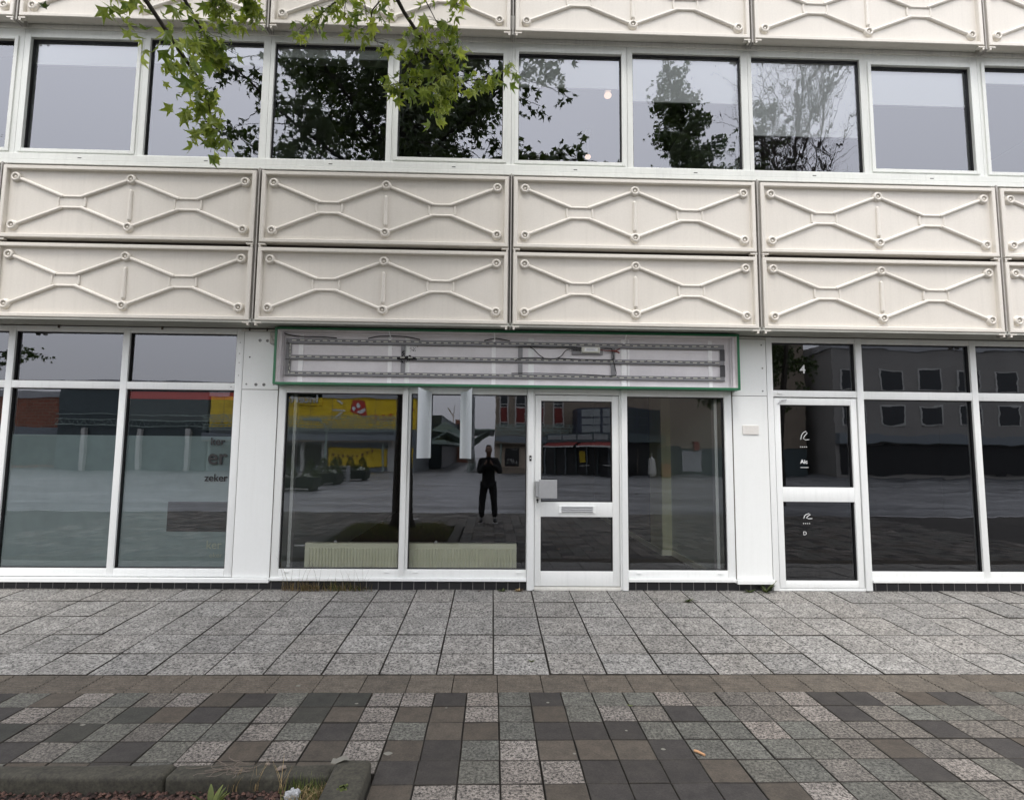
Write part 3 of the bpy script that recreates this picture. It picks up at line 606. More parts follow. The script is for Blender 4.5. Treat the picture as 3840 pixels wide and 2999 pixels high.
# bracket of an old lamp beside the sign
m = MB(); m.box(-2.415, -2.335, -0.075, -0.014, 2.70, 2.83, 0, 0.012); m.lathe_y(-2.372, -0.075, 2.765, [(.028, 0), (.026, -.012), (.018, -.014), (.012, -.006)], 14); m.tube([(-2.37, -0.05, 2.70), (-2.345, -0.06, 2.66), (-2.34, -0.04, 2.63)], .008, 6, 1)
tag(m.build('junction_box', ['gap', 'cable']), 'small grey junction box on the pillar beside the green sign box', 'junction box')
m = MB(); m.box(2.750, 2.929, -0.022, -0.0125, 1.783, 1.882, 0, .003)
for i in range(3): m.box(2.775, 2.90, -0.0228, -0.022, 1.815 + i * .018, 1.819 + i * .018, 0)
tag(m.build('name_plate', 'plaque'), 'blank cream plate screwed to the right white pillar', 'plate')
m = MB(); m.box(0.404, 0.427, -0.040, -0.0285, 1.470, 1.528, 0, .003); m.lathe_y(0.4155, -0.040, 1.499, [(.008, 0), (.007, -.004), (.002, -.005)], 12, 1)
tag(m.build('doorbell', ['rubber', 'whiteletter']), 'small black doorbell with white button on the post left of the door', 'doorbell')
# curled white sheets standing off the glass
def sheet(xi, xo, dy, x2, label):
    m = MB(); n = 10; pts = []
    for i in range(n + 1):
        t_ = i / n; pts.append((xi + (xo - xi) * (t_ ** 0.75), -0.004 - dy * t_ ** 1.6, 0))
    for off, rev in ((0, 0), (0.003, 1)):
        for i in range(n):
            a, b = pts[i], pts[i + 1]
            q = [(a[0] + off, a[1], 1.490), (b[0] + off, b[1], 1.490), (b[0] + off, b[1], 2.212), (a[0] + off, a[1], 2.212)]
            m.quad(*(q[::-1] if rev else q))
    o = m.build('paper_sheet', 'paper', smooth=True); tag(o, label, 'sheet', 'curled white sheets on the shop window')
sheet(-0.665, -0.760, 0.41, 0, 'curled white sheet standing off the shop window, the one nearer the mullion'); sheet(-0.350, -0.211, 0.41, 0, 'curled white sheet standing off the shop window, the one nearer the door')
# radiators
def radiator(x0, x1, label):
    rt = empty('radiator', label, 'radiator', ((x0 + x1) / 2, 0.2, 0.27), 'cream radiators behind the shop window')
    z0, z1, yf = 0.235, 0.553, 0.180; m = MB(); m.box(x0, x1, yf, yf + .012, z0, z1, 0, .003)
    n = int((x1 - x0 - .06) / 0.0335); sp = (x1 - x0 - .06) / n
    for i in range(n):
        x = x0 + .03 + sp * (i + .5); m.tube([(x, yf, z0 + .030), (x, yf - .006, z0 + .045), (x, yf - .006, z1 - .058), (x, yf, z1 - .045)], [.003, .0115, .0115, .003], 8)
    o = m.build('convector_panel', 'radiator'); o.parent = rt; o.matrix_parent_inverse = Matrix.Translation(rt.location).inverted(); autosmooth(o)
    m = MB(); m.box(x0 - .002, x1 + .002, yf - .004, yf + .075, z1, z1 + .006, 0, .002); m.box(x0 - .003, x0, yf, yf + .07, z0, z1); m.box(x1, x1 + .003, yf, yf + .07, z0, z1)
    o = m.build('casing', 'radiator'); o.parent = rt; o.matrix_parent_inverse = Matrix.Translation(rt.location).inverted()
    m = MB(); m.tube([(x0 + .32, yf + .03, z1), (x0 + .32, yf + .03, z1 + .03)], .012, 8); m.box(x0 + .30, x0 + .34, yf + .015, yf + .045, z1 + .008, z1 + .022, 0, .003)
    m.tube([(x0 - .13, yf + .04, z1 - .03), (x0, yf + .04, z1 - .03)], .011, 8); m.tube([(x0 - .13, yf + .04, z0 + .04), (x0, yf + .04, z0 + .04)], .011, 8)
    o = m.build('pipe', 'steel'); o.parent = rt; o.matrix_parent_inverse = Matrix.Translation(rt.location).inverted()
radiator(-2.020, -0.945, 'long cream radiator behind the pane left of the mullion'); radiator(-0.925, 0.280, 'long cream radiator behind the pane between mullion and door')
# lamps glimpsed through the upper panes
for x, y, z, r, lb in ((1.50, 1.0, 6.36, .050, 'warm glowing round lamp high behind an upper window pane'), (1.40, 2.0, 6.04, .045, 'pale glowing round lamp low behind an upper window pane')):
    bm = bmesh.new(); bmesh.ops.create_uvsphere(bm, u_segments=20, v_segments=12, radius=r)
    for v in bm.verts: v.co.z *= 0.75
    m = MB(); m.bm(bm, 0, Matrix.Translation((x, y, z))); bm.free(); m.tube([(x, y, z + r * .7), (x, y, 6.45)], .006, 6, 1); m.box(x - .04, x + .04, y - .04, y + .04, 6.41, 6.45, 1)
    tag(m.build('ceiling_lamp', ['lamp', 'white'], smooth=False), lb, 'lamp')

# ================================================================== GROUND
def zg(y): return 0.103 * (1 + y / 1.985) if y > -1.985 else 0.0
def tiles(name, mats, cells, gap, h, zf, jit=0.0015, ch=0.004, sub=None):
    m = MB()
    for (x0, x1, y0, y1, mi) in cells:
        jx = random.uniform(-.0015, .0015); x0 += gap / 2 + jx; x1 -= gap / 2 - jx; y0 += gap / 2; y1 -= gap / 2
        d = random.uniform(-jit, jit); tx = random.uniform(-jit, jit); ty = random.uniform(-jit, jit)
        def Z(x, y, o): return zf(y) + d + tx * (1 if x > (x0 + x1) / 2 else -1) + ty * (1 if y > (y0 + y1) / 2 else -1) + o
        i = len(m.v)
        c = [(x0, y0), (x1, y0), (x1, y1), (x0, y1)]; ci = [(x0 + ch, y0 + ch), (x1 - ch, y0 + ch), (x1 - ch, y1 - ch), (x0 + ch, y1 - ch)]
        for a in c: m.v.append((a[0], a[1], Z(a[0], a[1], -h)))
        for a in c: m.v.append((a[0] + random.uniform(-.001, .001), a[1] + random.uniform(-.001, .001), Z(a[0], a[1], -ch * .8)))
        for a in ci: m.v.append((a[0], a[1], Z(a[0], a[1], 0)))
        for k in range(4):
            m.f.append((i + k, i + (k + 1) % 4, i + 4 + (k + 1) % 4, i + 4 + k)); m.m.append(len(mats) - 1)
            m.f.append((i + 4 + k, i + 4 + (k + 1) % 4, i + 8 + (k + 1) % 4, i + 8 + k)); m.m.append(len(mats) - 1)
        m.f.append((i + 8, i + 9, i + 10, i + 11)); m.m.append(mi)
    return m.build(name, mats)
# 1. light slabs on the ramp to the shop front
ys = [0.03, -0.385, -0.815, -1.245, -1.622, -1.985]; cells = []
for a, b in zip(ys[:-1], ys[1:]):
    for k in range(-28, 28): cells.append((0.030 + .4025 * k, 0.030 + .4025 * (k + 1), b, a, 0))
pav = tiles('pavement', ['slab', 'joint'], cells, 0.007, 0.03, zg, 0.002, 0.0032); struct(pav, 'light grey exposed aggregate slabs sloping up to the shop front', 'pavement')
# 2. ribbed brown band
cells = []
for k in range(-36, 36): cells.append((0.056 + .301 * k, 0.056 + .301 * (k + 1), -2.274, -1.988, 0))
m = MB()
for (x0, x1, y0, y1, mi) in cells:
    x0 += .003; x1 -= .003; y1 -= .003; y0 += .003; n = 9; d = random.uniform(-.001, .001); i0 = len(m.v); st = (y1 - y0) / n; prof = []
    for q in range(n):
        ya = y0 + q * st; prof += [(ya, -.004), (ya + st * .25, 0.002), (ya + st * .65, 0.002), (ya + st * .9, -.006)]
    prof.append((y1, -.002)); prof = [(y0, -.03)] + prof + [(y1, -.03)]
    for (yy, zz) in prof: m.v += [(x0, yy, zz + d), (x1, yy, zz + d)]
    for q in range(len(prof) - 1): m.f.append((i0 + 2 * q, i0 + 2 * q + 1, i0 + 2 * q + 3, i0 + 2 * q + 2)); m.m.append(0)
struct(m.build('tile_band', 'band'), 'brown ribbed guide tiles between the light slabs and the mixed blocks', 'paving')
# 3. mixed square blocks
rows = ["BDGNNLLDLGDGGGLPPPL", "DGLNBLBBLGBGLPDGPPL", "GGLGDLGBBGDDDGGGLGP", "GLBLBLBDGLBBBDGGGGP", "GLBBBPDDGLLDDDBGGPG", "GLBGBPBLLLBDDDDBLGP"]
mi = {'L': 0, 'G': 1, 'P': 2, 'B': 3, 'D': 4, 'N': 5}; cells = []; s = .2037; PX0, PX1, PY0, PY1 = -2.95, -0.560, -5.70, -3.145
for r in range(30):
    yb = -2.276 - s * (r + 1); ya = yb + s
    for c in range(-34, 56):
        x0 = .263 + (c - 10) * s; x1 = x0 + s
        if 0 <= c < 19 and r < 6: k = rows[r][c]
        else: k = random.choice('LLGGGPPBBBDDDN' if c < 10 else 'LGGGPPPBDD')
        if x1 > PX0 and x0 < PX1 and ya > PY0 and yb < PY1:
            if ya > PY1 + .02: yb2 = PY1 + .004 if x0 < -.80 else PY1 - .058; cells.append((x0, x1, yb2, ya, mi[k]))
            elif x0 < PX1 - .1: continue
            else: cells.append((PX1 + .006, x1, yb, ya, mi[k]))
            continue
        cells.append((x0, x1, yb, ya, mi[k]))
blk = tiles('square_paving', ['bL', 'bG', 'bP', 'bB', 'bD', 'bN', 'joint'], cells, 0.005, 0.03, lambda y: 0.0, .0015, .0030)
struct(blk, 'mixed brown, charcoal and grey speckled square paving blocks', 'paving')
m = MB(); pts = [(0.05, zg(0.05) - .012), (-1.985, -.012), (-8.45, -.012)]
pts = [(0.05, zg(0.05) - .022), (-1.985, -.022)]
for a, b in zip(pts[:-1], pts[1:]): m.quad((-30, b[0], b[1]), (30, b[0], b[1]), (30, a[0], a[1]), (-30, a[0], a[1]))
def gq(x0, x1, y0, y1): m.quad((x0, y0, -.022), (x1, y0, -.022), (x1, y1, -.022), (x0, y1, -.022))
gq(-30, 30, PY1 + .02, -1.985); gq(-30, PX0 - .02, PY0, PY1 + .02); gq(PX1 + .02, 30, PY0, PY1 + .02); gq(-30, 30, -8.45, PY0)
struct(m.build('ground', 'joint'), 'dark earth showing in the paving joints', 'ground')
# 4. plaza behind
mm, n, o = newmat('plaza_paving'); g = N(n, 'ShaderNodeNewGeometry'); co = g.outputs['Position']
b = n.nodes.new('ShaderNodeTexBrick'); L(n, co, b.inputs['Vector'])
for k, v in (('Color1', rgba((.10, .105, .11))), ('Color2', rgba((.17, .175, .18))), ('Mortar', rgba((.05, .05, .05))), ('Scale', 1.0), ('Mortar Size', .006), ('Brick Width', .45), ('Row Height', .3)): b.inputs[k].default_value = v
v = ramp(n, noise(n, co, 1.0, 6, .7, (0.12, 0.75, 1)), [(.36, (.38,) * 3), (.64, (1.6,) * 3)])
p = N(n, 'ShaderNodeBsdfPrincipled', Roughness=.45); L(n, mixc(n, 1.0, b.outputs[0], v, 'MULTIPLY'), p.inputs['Base Color']); L(n, p.outputs[0], o.inputs['Surface'])
m = MB(); m.quad((-140, -160, -.008), (140, -160, -.008), (140, -8.45, -.008), (-140, -8.45, -.008))
m.quad((-140, -8.45, -.008), (-30, -8.45, -.008), (-30, 30, -.008), (-140, 30, -.008)); m.quad((30, -8.45, -.008), (140, -8.45, -.008), (140, 30, -.008), (30, 30, -.008))
struct(m.build('plaza', mm), 'wide grey paved square reflected in the windows', 'plaza')
# gum spots, butt, tissues
def blob(m, x, y, z, rx, ry, h, mi=0, n=12, ir=.15):
    i = len(m.v); P = [(x + rx * (1 + random.uniform(-ir, ir)) * math.cos(2 * math.pi * k / n), y + ry * (1 + random.uniform(-ir, ir)) * math.sin(2 * math.pi * k / n)) for k in range(n)]
    for a in P: m.v.append((a[0], a[1], z))
    for a in P: m.v.append((x + (a[0] - x) * .8, y + (a[1] - y) * .8, z + h))
    for k in range(n): m.f.append((i + k, i + (k + 1) % n, i + n + (k + 1) % n, i + n + k)); m.m.append(mi)
    m.f.append(tuple(range(i + n, i + 2 * n))); m.m.append(mi)
MT['gum'] = plain('trodden_gum', (0.17, 0.165, 0.14), .8); MT['tissue'] = plain('white_tissue', (.36, .37, .38), .8); MT['butt'] = plain('cigarette_filter', (.48, .27, .14), .8)
for (x, y, r) in ((-1.27, -2.17, .016), (-.72, -2.38, .013), (-.82, -2.44, .013), (.37, -2.43, .010), (-.52, -3.02, .022), (.93, -2.99, .013), (.78, -2.79, .009), (.45, -3.03, .010), (-.26, -2.5, .008), (.61, -3.6, .012), (1.9, -2.9, .012), (1.75, -2.45, .010), (-2.3, -2.7, .014)):
    m = MB(); blob(m, x, y, .0005, r, r * .8, .0015); o = tag(m.build('gum_spot', 'gum'), 'flat pale spot of trodden chewing gum on the paving', 'gum spot', 'spots of trodden gum on the paving')
m = MB(); m.tube([(1.085, -3.02, .008), (1.10, -3.035, .010), (1.125, -3.065, .008)], [.006, .007, .006], 8); tag(m.build('cigarette_butt', 'butt'), 'orange cigarette butt lying on a grey speckled paving block', 'cigarette butt')
def crumple(name, x, y, z, s_, mat, label, cat, grp=None, fl=.5):
    bm = bmesh.new(); bmesh.ops.create_icosphere(bm, subdivisions=3, radius=s_)
    for v in bm.verts:
        k = .72 + .5 * abs(math.sin(v.co.x * 160 / (s_ * 40) + 2) * math.cos(v.co.y * 190 / (s_ * 40))) + random.uniform(-.07, .07); v.co = Vector((v.co.x * k, v.co.y * k * .7, v.co.z * k * fl))
    m = MB(); m.bm(bm, 0, Matrix.Translation((x, y, z)) @ Matrix.Rotation(random.uniform(0, 3), 4, 'Z')); bm.free(); return tag(m.build(name, mat), label, cat, grp)

# ---- planter
KB = empty('tree_planter', 'low dark stone kerb around a gravel tree bed in the foreground', 'planter', ((PX0 + PX1) / 2, (PY0 + PY1) / 2, 0))
def stone(x0, x1, y0, y1, z1, seed, low=0.0):
    rs = random.Random(seed); bm = bmesh.new(); bmesh.ops.create_cube(bm, size=1.0)
    for v in bm.verts: v.co = Vector(((x0 + x1) / 2 + v.co.x * (x1 - x0), (y0 + y1) / 2 + v.co.y * (y1 - y0), z1 / 2 - .07 + v.co.z * (z1 + .14)))
    bmesh.ops.bevel(bm, geom=bm.edges[:], offset=.022, segments=3, profile=.55, affect='EDGES')
    bmesh.ops.subdivide_edges(bm, edges=[e for e in bm.edges if e.calc_length() > .2], cuts=9, use_grid_fill=True)
    from mathutils import noise as mn
    for v in bm.verts: v.co += Vector((mn.noise(v.co * 9 + Vector((seed, 0, 0))), mn.noise(v.co * 9 + Vector((0, seed, 5))), mn.noise(v.co * 7 + Vector((3, 0, seed))))) * .010
    m = MB(); m.bm(bm); bm.free(); o = m.build('kerb_stone', 'kerb', smooth=True); o.parent = KB; o.matrix_parent_inverse = Matrix.Translation(KB.location).inverted(); return o
stone(-1.52, -0.745, -3.262, -3.150, .024, 1); stone(-2.95, -1.53, -3.262, -3.150, .024, 2)
stone(-0.735, -0.562, -4.25, -3.205, .066, 3); stone(-0.735, -0.562, -5.70, -4.26, .066, 4); stone(-2.95, -2.80, -5.70, -3.27, .05, 5); stone(-2.79, -0.745, -5.70, -5.55, .05, 6)
def soilz(x, y): return -.055 + (.13 * max(0, min(1, (-3.75 - y) / .7)) * max(0, min(1, (x + 2.95) / .25)) * max(0, min(1, (-.70 - x) / .25)) * max(0, min(1, (y + 5.75) / .3)) if y > -5.75 else 0)
m = MB(); nx_, ny_ = 50, 54
for i in range(nx_ + 1):
    for j in range(ny_ + 1): x = -3.05 + 2.55 * i / nx_; y = -5.78 + 2.70 * j / ny_; m.v.append((x, y, soilz(x, y) + random.uniform(-.006, .006)))
for i in range(nx_):
    for j in range(ny_): a = i * (ny_ + 1) + j; m.f.append((a, a + ny_ + 1, a + ny_ + 2, a + 1)); m.m.append(0)
o = m.build('soil', 'soil'); o.parent = KB; o.matrix_parent_inverse = Matrix.Translation(KB.location).inverted()
m = MB()
for q in range(9000):
    x = random.uniform(-2.80, -.735); y = random.uniform(-4.2, -3.262) if q < 7600 else random.uniform(-5.55, -4.2)
    r = random.uniform(.006, .0135); i = len(m.v); a = random.uniform(0, 6.28); z = soilz(x, y) + .003 + random.uniform(0, .012)
    for k in range(5): an = a + k * 1.2566; m.v.append((x + r * math.cos(an) * random.uniform(.75, 1.2), y + r * math.sin(an) * random.uniform(.75, 1.2), z + random.uniform(-.3, .3) * r))
    m.v.append((x, y, z + r * random.uniform(.6, .9))); m.v.append((x, y, z - r * .7))
    for k in range(5): m.f.append((i + k, i + (k + 1) % 5, i + 5)); m.f.append((i + (k + 1) % 5, i + k, i + 6)); m.m += [0, 0]
tag(m.build('gravel', 'gravel'), 'red brown lava gravel filling the tree bed', 'gravel', kind='stuff')
crumple('tissue', -.895, -3.345, -.015, .034, 'tissue', 'crumpled white tissue on the gravel beside the dry grass', 'tissue', fl=.9)
crumple('tissue', -1.03, -3.43, -.03, .02, 'tissue', 'small scrap of white tissue on the gravel nearest the camera', 'tissue')
MT['root'] = plain('pale_dry_stem', (.17, .14, .115), .9)
crumple('litter_scrap', -1.00, -3.205, .030, .024, 'root', 'pale shredded scrap lying on the long kerb stone', 'litter', fl=.35)
crumple('litter_scrap', -1.08, -3.165, .028, .014, 'root', 'small pale crumb near the front edge of the long kerb stone', 'litter', fl=.35)
m = MB(); i = 0
bm = bmesh.new(); bmesh.ops.create_grid(bm, x_segments=4, y_segments=3, size=.5)
for v in bm.verts: v.co = Vector((v.co.x * .075 * (1 - .3 * v.co.y), v.co.y * .045, .004 + .006 * math.sin(v.co.x * 6)))
m.bm(bm, 0, Matrix.Translation((-.715, -3.225, .075)) @ Matrix.Rotation(.25, 4, 'Z')); bm.free(); tag(m.build('dry_leaf', 'gum'), 'flat pale dry leaf on the corner of the kerb', 'leaf')
# ---- grass, weeds (blade helper first)
def blade(m, x, y, z, h, lean, az, wd, mi=0, n=5):
    dx, dy = math.cos(az), math.sin(az); i = len(m.v)
    for k in range(n + 1):
        t = k / n; r = lean * t ** 1.7; px, py, pz = x + dx * r, y + dy * r, z + h * (t - .22 * t * t * min(1.6, lean / max(h, .01)))
        ww = wd * (1 - t) ** .7 * .5 + .0002; m.v += [(px - dy * ww, py + dx * ww, pz), (px + dy * ww, py - dx * ww, pz)]
    for k in range(n): m.f.append((i + 2 * k, i + 2 * k + 1, i + 2 * k + 3, i + 2 * k + 2)); m.m.append(mi)
def tuft(x, y, n, h0, h1, spread, label, wd=.0052, green=.5, grp='tufts of grass along the plinth', yl=.03, zz=None, lean=1.0, name='grass_tuft', gxs=1.0):
    m = MB()
    for q in range(n):
        px = x + random.gauss(0, spread); py = y + random.uniform(-yl, yl) * .6; h = random.uniform(h0, h1)
        blade(m, px, py, (zg(py) if zz is None else zz), h, h * random.uniform(.1, .9) * lean, random.uniform(math.pi, 2 * math.pi) if random.random() < .75 and zz is None else random.uniform(0, 6.28), wd * random.uniform(.6, 1.2), 1 if random.random() < green else 0)
    return tag(m.build(name, ['drygrass', 'greengrass']), label, 'grass', grp)
tuft(-2.02, -.035, 60, .07, .15, .10, 'dry brown grass tuft at the left end of the plinth below the window corner', green=.1)
tuft(-1.86, -.04, 110, .05, .13, .09, 'thick matted brown grass tuft left of centre in the plinth row', green=.15, lean=1.5)
tuft(-1.62, -.035, 80, .06, .14, .07, 'greener grass tuft in the middle of the plinth row', green=.6)
tuft(-1.42, -.035, 60, .05, .12, .07, 'sparse grass tuft at the right end of the plinth row', green=.4, lean=1.4)
m = MB()
for (x, h, ln, az) in ((-2.14, .36, .10, math.pi), (-2.10, .40, .16, math.pi), (-2.08, .26, .02, 0), (-2.0, .34, .02, 0), (-1.98, .50, .20, 0), (-1.94, .42, .16, 0), (-1.9, .22, .02, math.pi), (-1.80, .36, .10, math.pi), (-1.79, .28, .03, 0), (-1.72, .2, .05, 0), (-1.62, .25, .01, 0), (-1.52, .27, .07, math.pi), (-1.5, .23, .03, 0), (-1.44, .26, .10, math.pi), (-1.43, .25, .01, 0), (-1.36, .25, .07, math.pi), (-1.34, .36, .14, 0), (-1.33, .34, .02, math.pi), (-1.32, .24, .12, 0)):
    blade(m, x, -.05, .095, h, ln, az - .15, .0062, 0, 6)
tag(m.build('grass_stalks', ['stalk']), 'long thin bare grass stalks rising in front of the white sill', 'grass')
def rosette(x, y, z, n, s_, label, seed=0, up=.6, grp='small weeds at the plinth', mat='weed'):
    m = MB()
    for q in range(n):
        az = random.uniform(0, 6.28); ln = s_ * random.uniform(.5, 1.1); el = random.uniform(.1, up * 1.6); dx, dy = math.cos(az), math.sin(az); i = len(m.v)
        for k in range(5):
            t = k / 4; ww = ln * .16 * math.sin(math.pi * min(.95, t * .9 + .1)); px, py, pz = x + dx * ln * t, y + dy * ln * t * .6, z + ln * el * (t - .35 * t * t)
            m.v += [(px - dy * ww, py + dx * ww, pz), (px + dy * ww, py - dx * ww, pz)]
        for k in range(4): m.f.append((i + 2 * k, i + 2 * k + 1, i + 2 * k + 3, i + 2 * k + 2)); m.m.append(0)
    return tag(m.build('weed', mat), label, 'weed', grp)
rosette(2.76, -.05, .10, 14, .075, 'small drooping weed under the left part of the right pillar sill'); rosette(2.94, -.05, .10, 18, .12, 'taller leafy weed under the right pillar sill nearest the neighbouring door', up=1.1)
rosette(.13, -.03, .10, 26, .055, 'curly dark weed against the plinth tiles left of the door post'); rosette(.30, -.03, .10, 22, .06, 'brownish weed in the corner where plinth meets the door post', mat='drygrass')
rosette(1.99, -.36, zg(-.36), 16, .06, 'small dark weed in the first slab joint right of the door', grp='small weeds in the paving joints'); rosette(.31, -1.77, zg(-1.77) , 10, .04, 'tiny yellow green weed on a light slab near the brown band', grp='small weeds in the paving joints', mat='greengrass')
rosette(.88, -2.48, .0, 12, .02, 'tiny green sprout in a joint of the mixed paving', grp='small weeds in the paving joints', mat='greengrass'); rosette(-.12, -.035, .10, 14, .03, 'reddish creeping weed against the plinth below the window', mat='gravel')
m = MB()
for q in range(420):
    t = random.random(); px = -.90 + .15 * t + random.gauss(0, .03); py = -3.42 + .16 * t + random.gauss(0, .04); h = random.uniform(.02, .07)
    if px > -.76: px = -.76 - random.random() * .05
    blade(m, px, py, -.045, h, h * random.uniform(.2, 1.3), random.uniform(0, 6.28), .0035, 1 if random.random() < .4 else 0)
tag(m.build('grass_tuft', ['drygrass', 'greengrass']), 'matted straw coloured grass inside the kerb corner', 'grass', 'grass growing in the tree bed')
m = MB()
for q in range(120):
    px = -.86 + random.gauss(0, .06); py = -3.275 + random.gauss(0, .012); blade(m, px, py, -.04, random.uniform(.03, .085), random.uniform(.005, .03), random.uniform(0, 6.28), .003, 1)
tag(m.build('grass_tuft', ['drygrass', 'greengrass']), 'row of short upright green grass along the inner edge of the long kerb stone', 'grass', 'grass growing in the tree bed')
rosette(-1.24, -3.40, -.05, 22, .085, 'bright green leafy weed on the gravel at the edge of the tree bed', up=1.3, grp='weeds in the tree bed', mat='greengrass')
for x, y, h, a in ((-1.10, -3.27, .14, 1.3), (-.97, -3.28, .14, 1.7), (-1.20, -3.27, .12, .6)):
    m = MB()
    for q in range(7): blade(m, x + random.gauss(0, .01), y, -.04, h * random.uniform(.6, 1.2), h * random.uniform(.2, .7), a + random.gauss(0, .9), .0028, 0, 6)
    tag(m.build('grass_stalks', ['root' if False else 'drygrass']), 'loose dry stalks leaning over the long kerb stone', 'grass', 'dry stalks leaning over the kerb')
m = MB()
for q in range(26):
    x = -1.20 + random.gauss(0, .07); y = -3.20 + random.gauss(0, .025); P = [Vector((x, y, .030))]
    a = random.uniform(2.4, 4.2)
    for k in range(5): a += random.gauss(0, .35); P.append(P[-1] + Vector((math.cos(a) * .022, math.sin(a) * .016, random.uniform(-.001, .002))))
    m.tube(P, .0011, 4)
tag(m.build('dry_roots', 'root'), 'pale branching dry roots spread on the long kerb stone', 'roots')
m = MB()
for q in range(30): blob(m, -.645 + random.gauss(0, .010), -3.44 + random.gauss(0, .012), .068, .006, .006, .004, 0, 7, .3)
mg = MB()
for q in range(4200):
    px = random.uniform(-2.8, -.74); py = random.uniform(-5.62, -3.95); h = random.uniform(.03, .11); blade(mg, px, py, soilz(px, py) - .003, h, h * random.uniform(.3, 1.2), random.uniform(0, 6.28), .009, 1 if random.random() < .75 else 0, 3)
tag(mg.build('ground_cover', ['drygrass', 'greengrass']), 'low grassy moss round the foot of the planter tree', 'grass', kind='stuff')
tag(m.build('lichen_patch', 'greengrass'), 'yellow green moss patch on the side kerb stone', 'moss')
# ================================================================== TREES
LA = [(0, .66), (27, .27), (57, .62), (90, .26), (122, .44), (180, .20), (-122, .44), (-90, .26), (-57, .62), (-27, .27)]
def leaves_mesh(name, P, size, mat, droop=0.55, parent=None, petiole=0.0, seed=3, smin=.65):
    rs = np.random.RandomState(seed); Nn = len(P); P = np.asarray(P, float)
    T = [(0, .05, -.36)] + [(r * math.sin(R(a)), -.10 * abs(math.sin(R(a))) * r * 2, -.36 - r * math.cos(R(a))) for a, r in LA]
    T = np.array(T); S = size * rs.uniform(smin, 1.15, Nn)
    yaw = rs.uniform(0, 2 * math.pi, Nn); pit = rs.uniform(-1, 1, Nn) * droop * 1.6; rol = rs.uniform(-1, 1, Nn) * droop * 1.3
    cy, sy, cp, sp, cr, sr = np.cos(yaw), np.sin(yaw), np.cos(pit), np.sin(pit), np.cos(rol), np.sin(rol); z = np.zeros(Nn); o = np.ones(Nn)
    Rz = np.stack([np.stack([cy, -sy, z], 1), np.stack([sy, cy, z], 1), np.stack([z, z, o], 1)], 1)
    Rx = np.stack([np.stack([o, z, z], 1), np.stack([z, cp, -sp], 1), np.stack([z, sp, cp], 1)], 1)
    Ry = np.stack([np.stack([cr, z, sr], 1), np.stack([z, o, z], 1), np.stack([-sr, z, cr], 1)], 1)
    curl = rs.uniform(.15, 1.1, Nn) * rs.choice([-1, 1], Nn, p=[.25, .75])
    RR = np.einsum('nij,njk,nkl->nil', Rz, Rx, Ry)
    wid = rs.uniform(.75, 1.1, Nn); TT = T[None] * np.stack([wid, o, o], 1)[:, None, :]
    rr = np.sqrt(T[:, 0] ** 2 + (T[:, 2] + .36) ** 2); TT[:, :, 1] = TT[:, :, 1] - curl[:, None] * rr[None] ** 2
    TT = TT * S[:, None, None]
    V = np.einsum('nij,nkj->nki', RR, TT) + P[:, None, :]; nv = len(T)
    F = []; base = np.arange(Nn)[:, None] * nv
    tri = np.array([(0, 1 + k, 1 + (k + 1) % 10) for k in range(10)])
    Fa = (base[:, :, None] + tri[None]).reshape(-1, 3)
    me = bpy.data.meshes.new(name); me.from_pydata(V.reshape(-1, 3).tolist(), [], Fa.tolist()); me.materials.append(MT[mat]); me.update()
    ob = bpy.data.objects.new(name, me); COL.objects.link(ob)
    if parent: ob.parent = parent; ob.matrix_parent_inverse = Matrix.Translation(parent.location).inverted()
    return ob
def kid(o, p): o.parent = p; o.matrix_parent_inverse = Matrix.Translation(p.location).inverted(); return o
def inframe(p, left=790, right=3900):
    a = project(p); return a is not None and left < a[0] < right and a[1] > -150
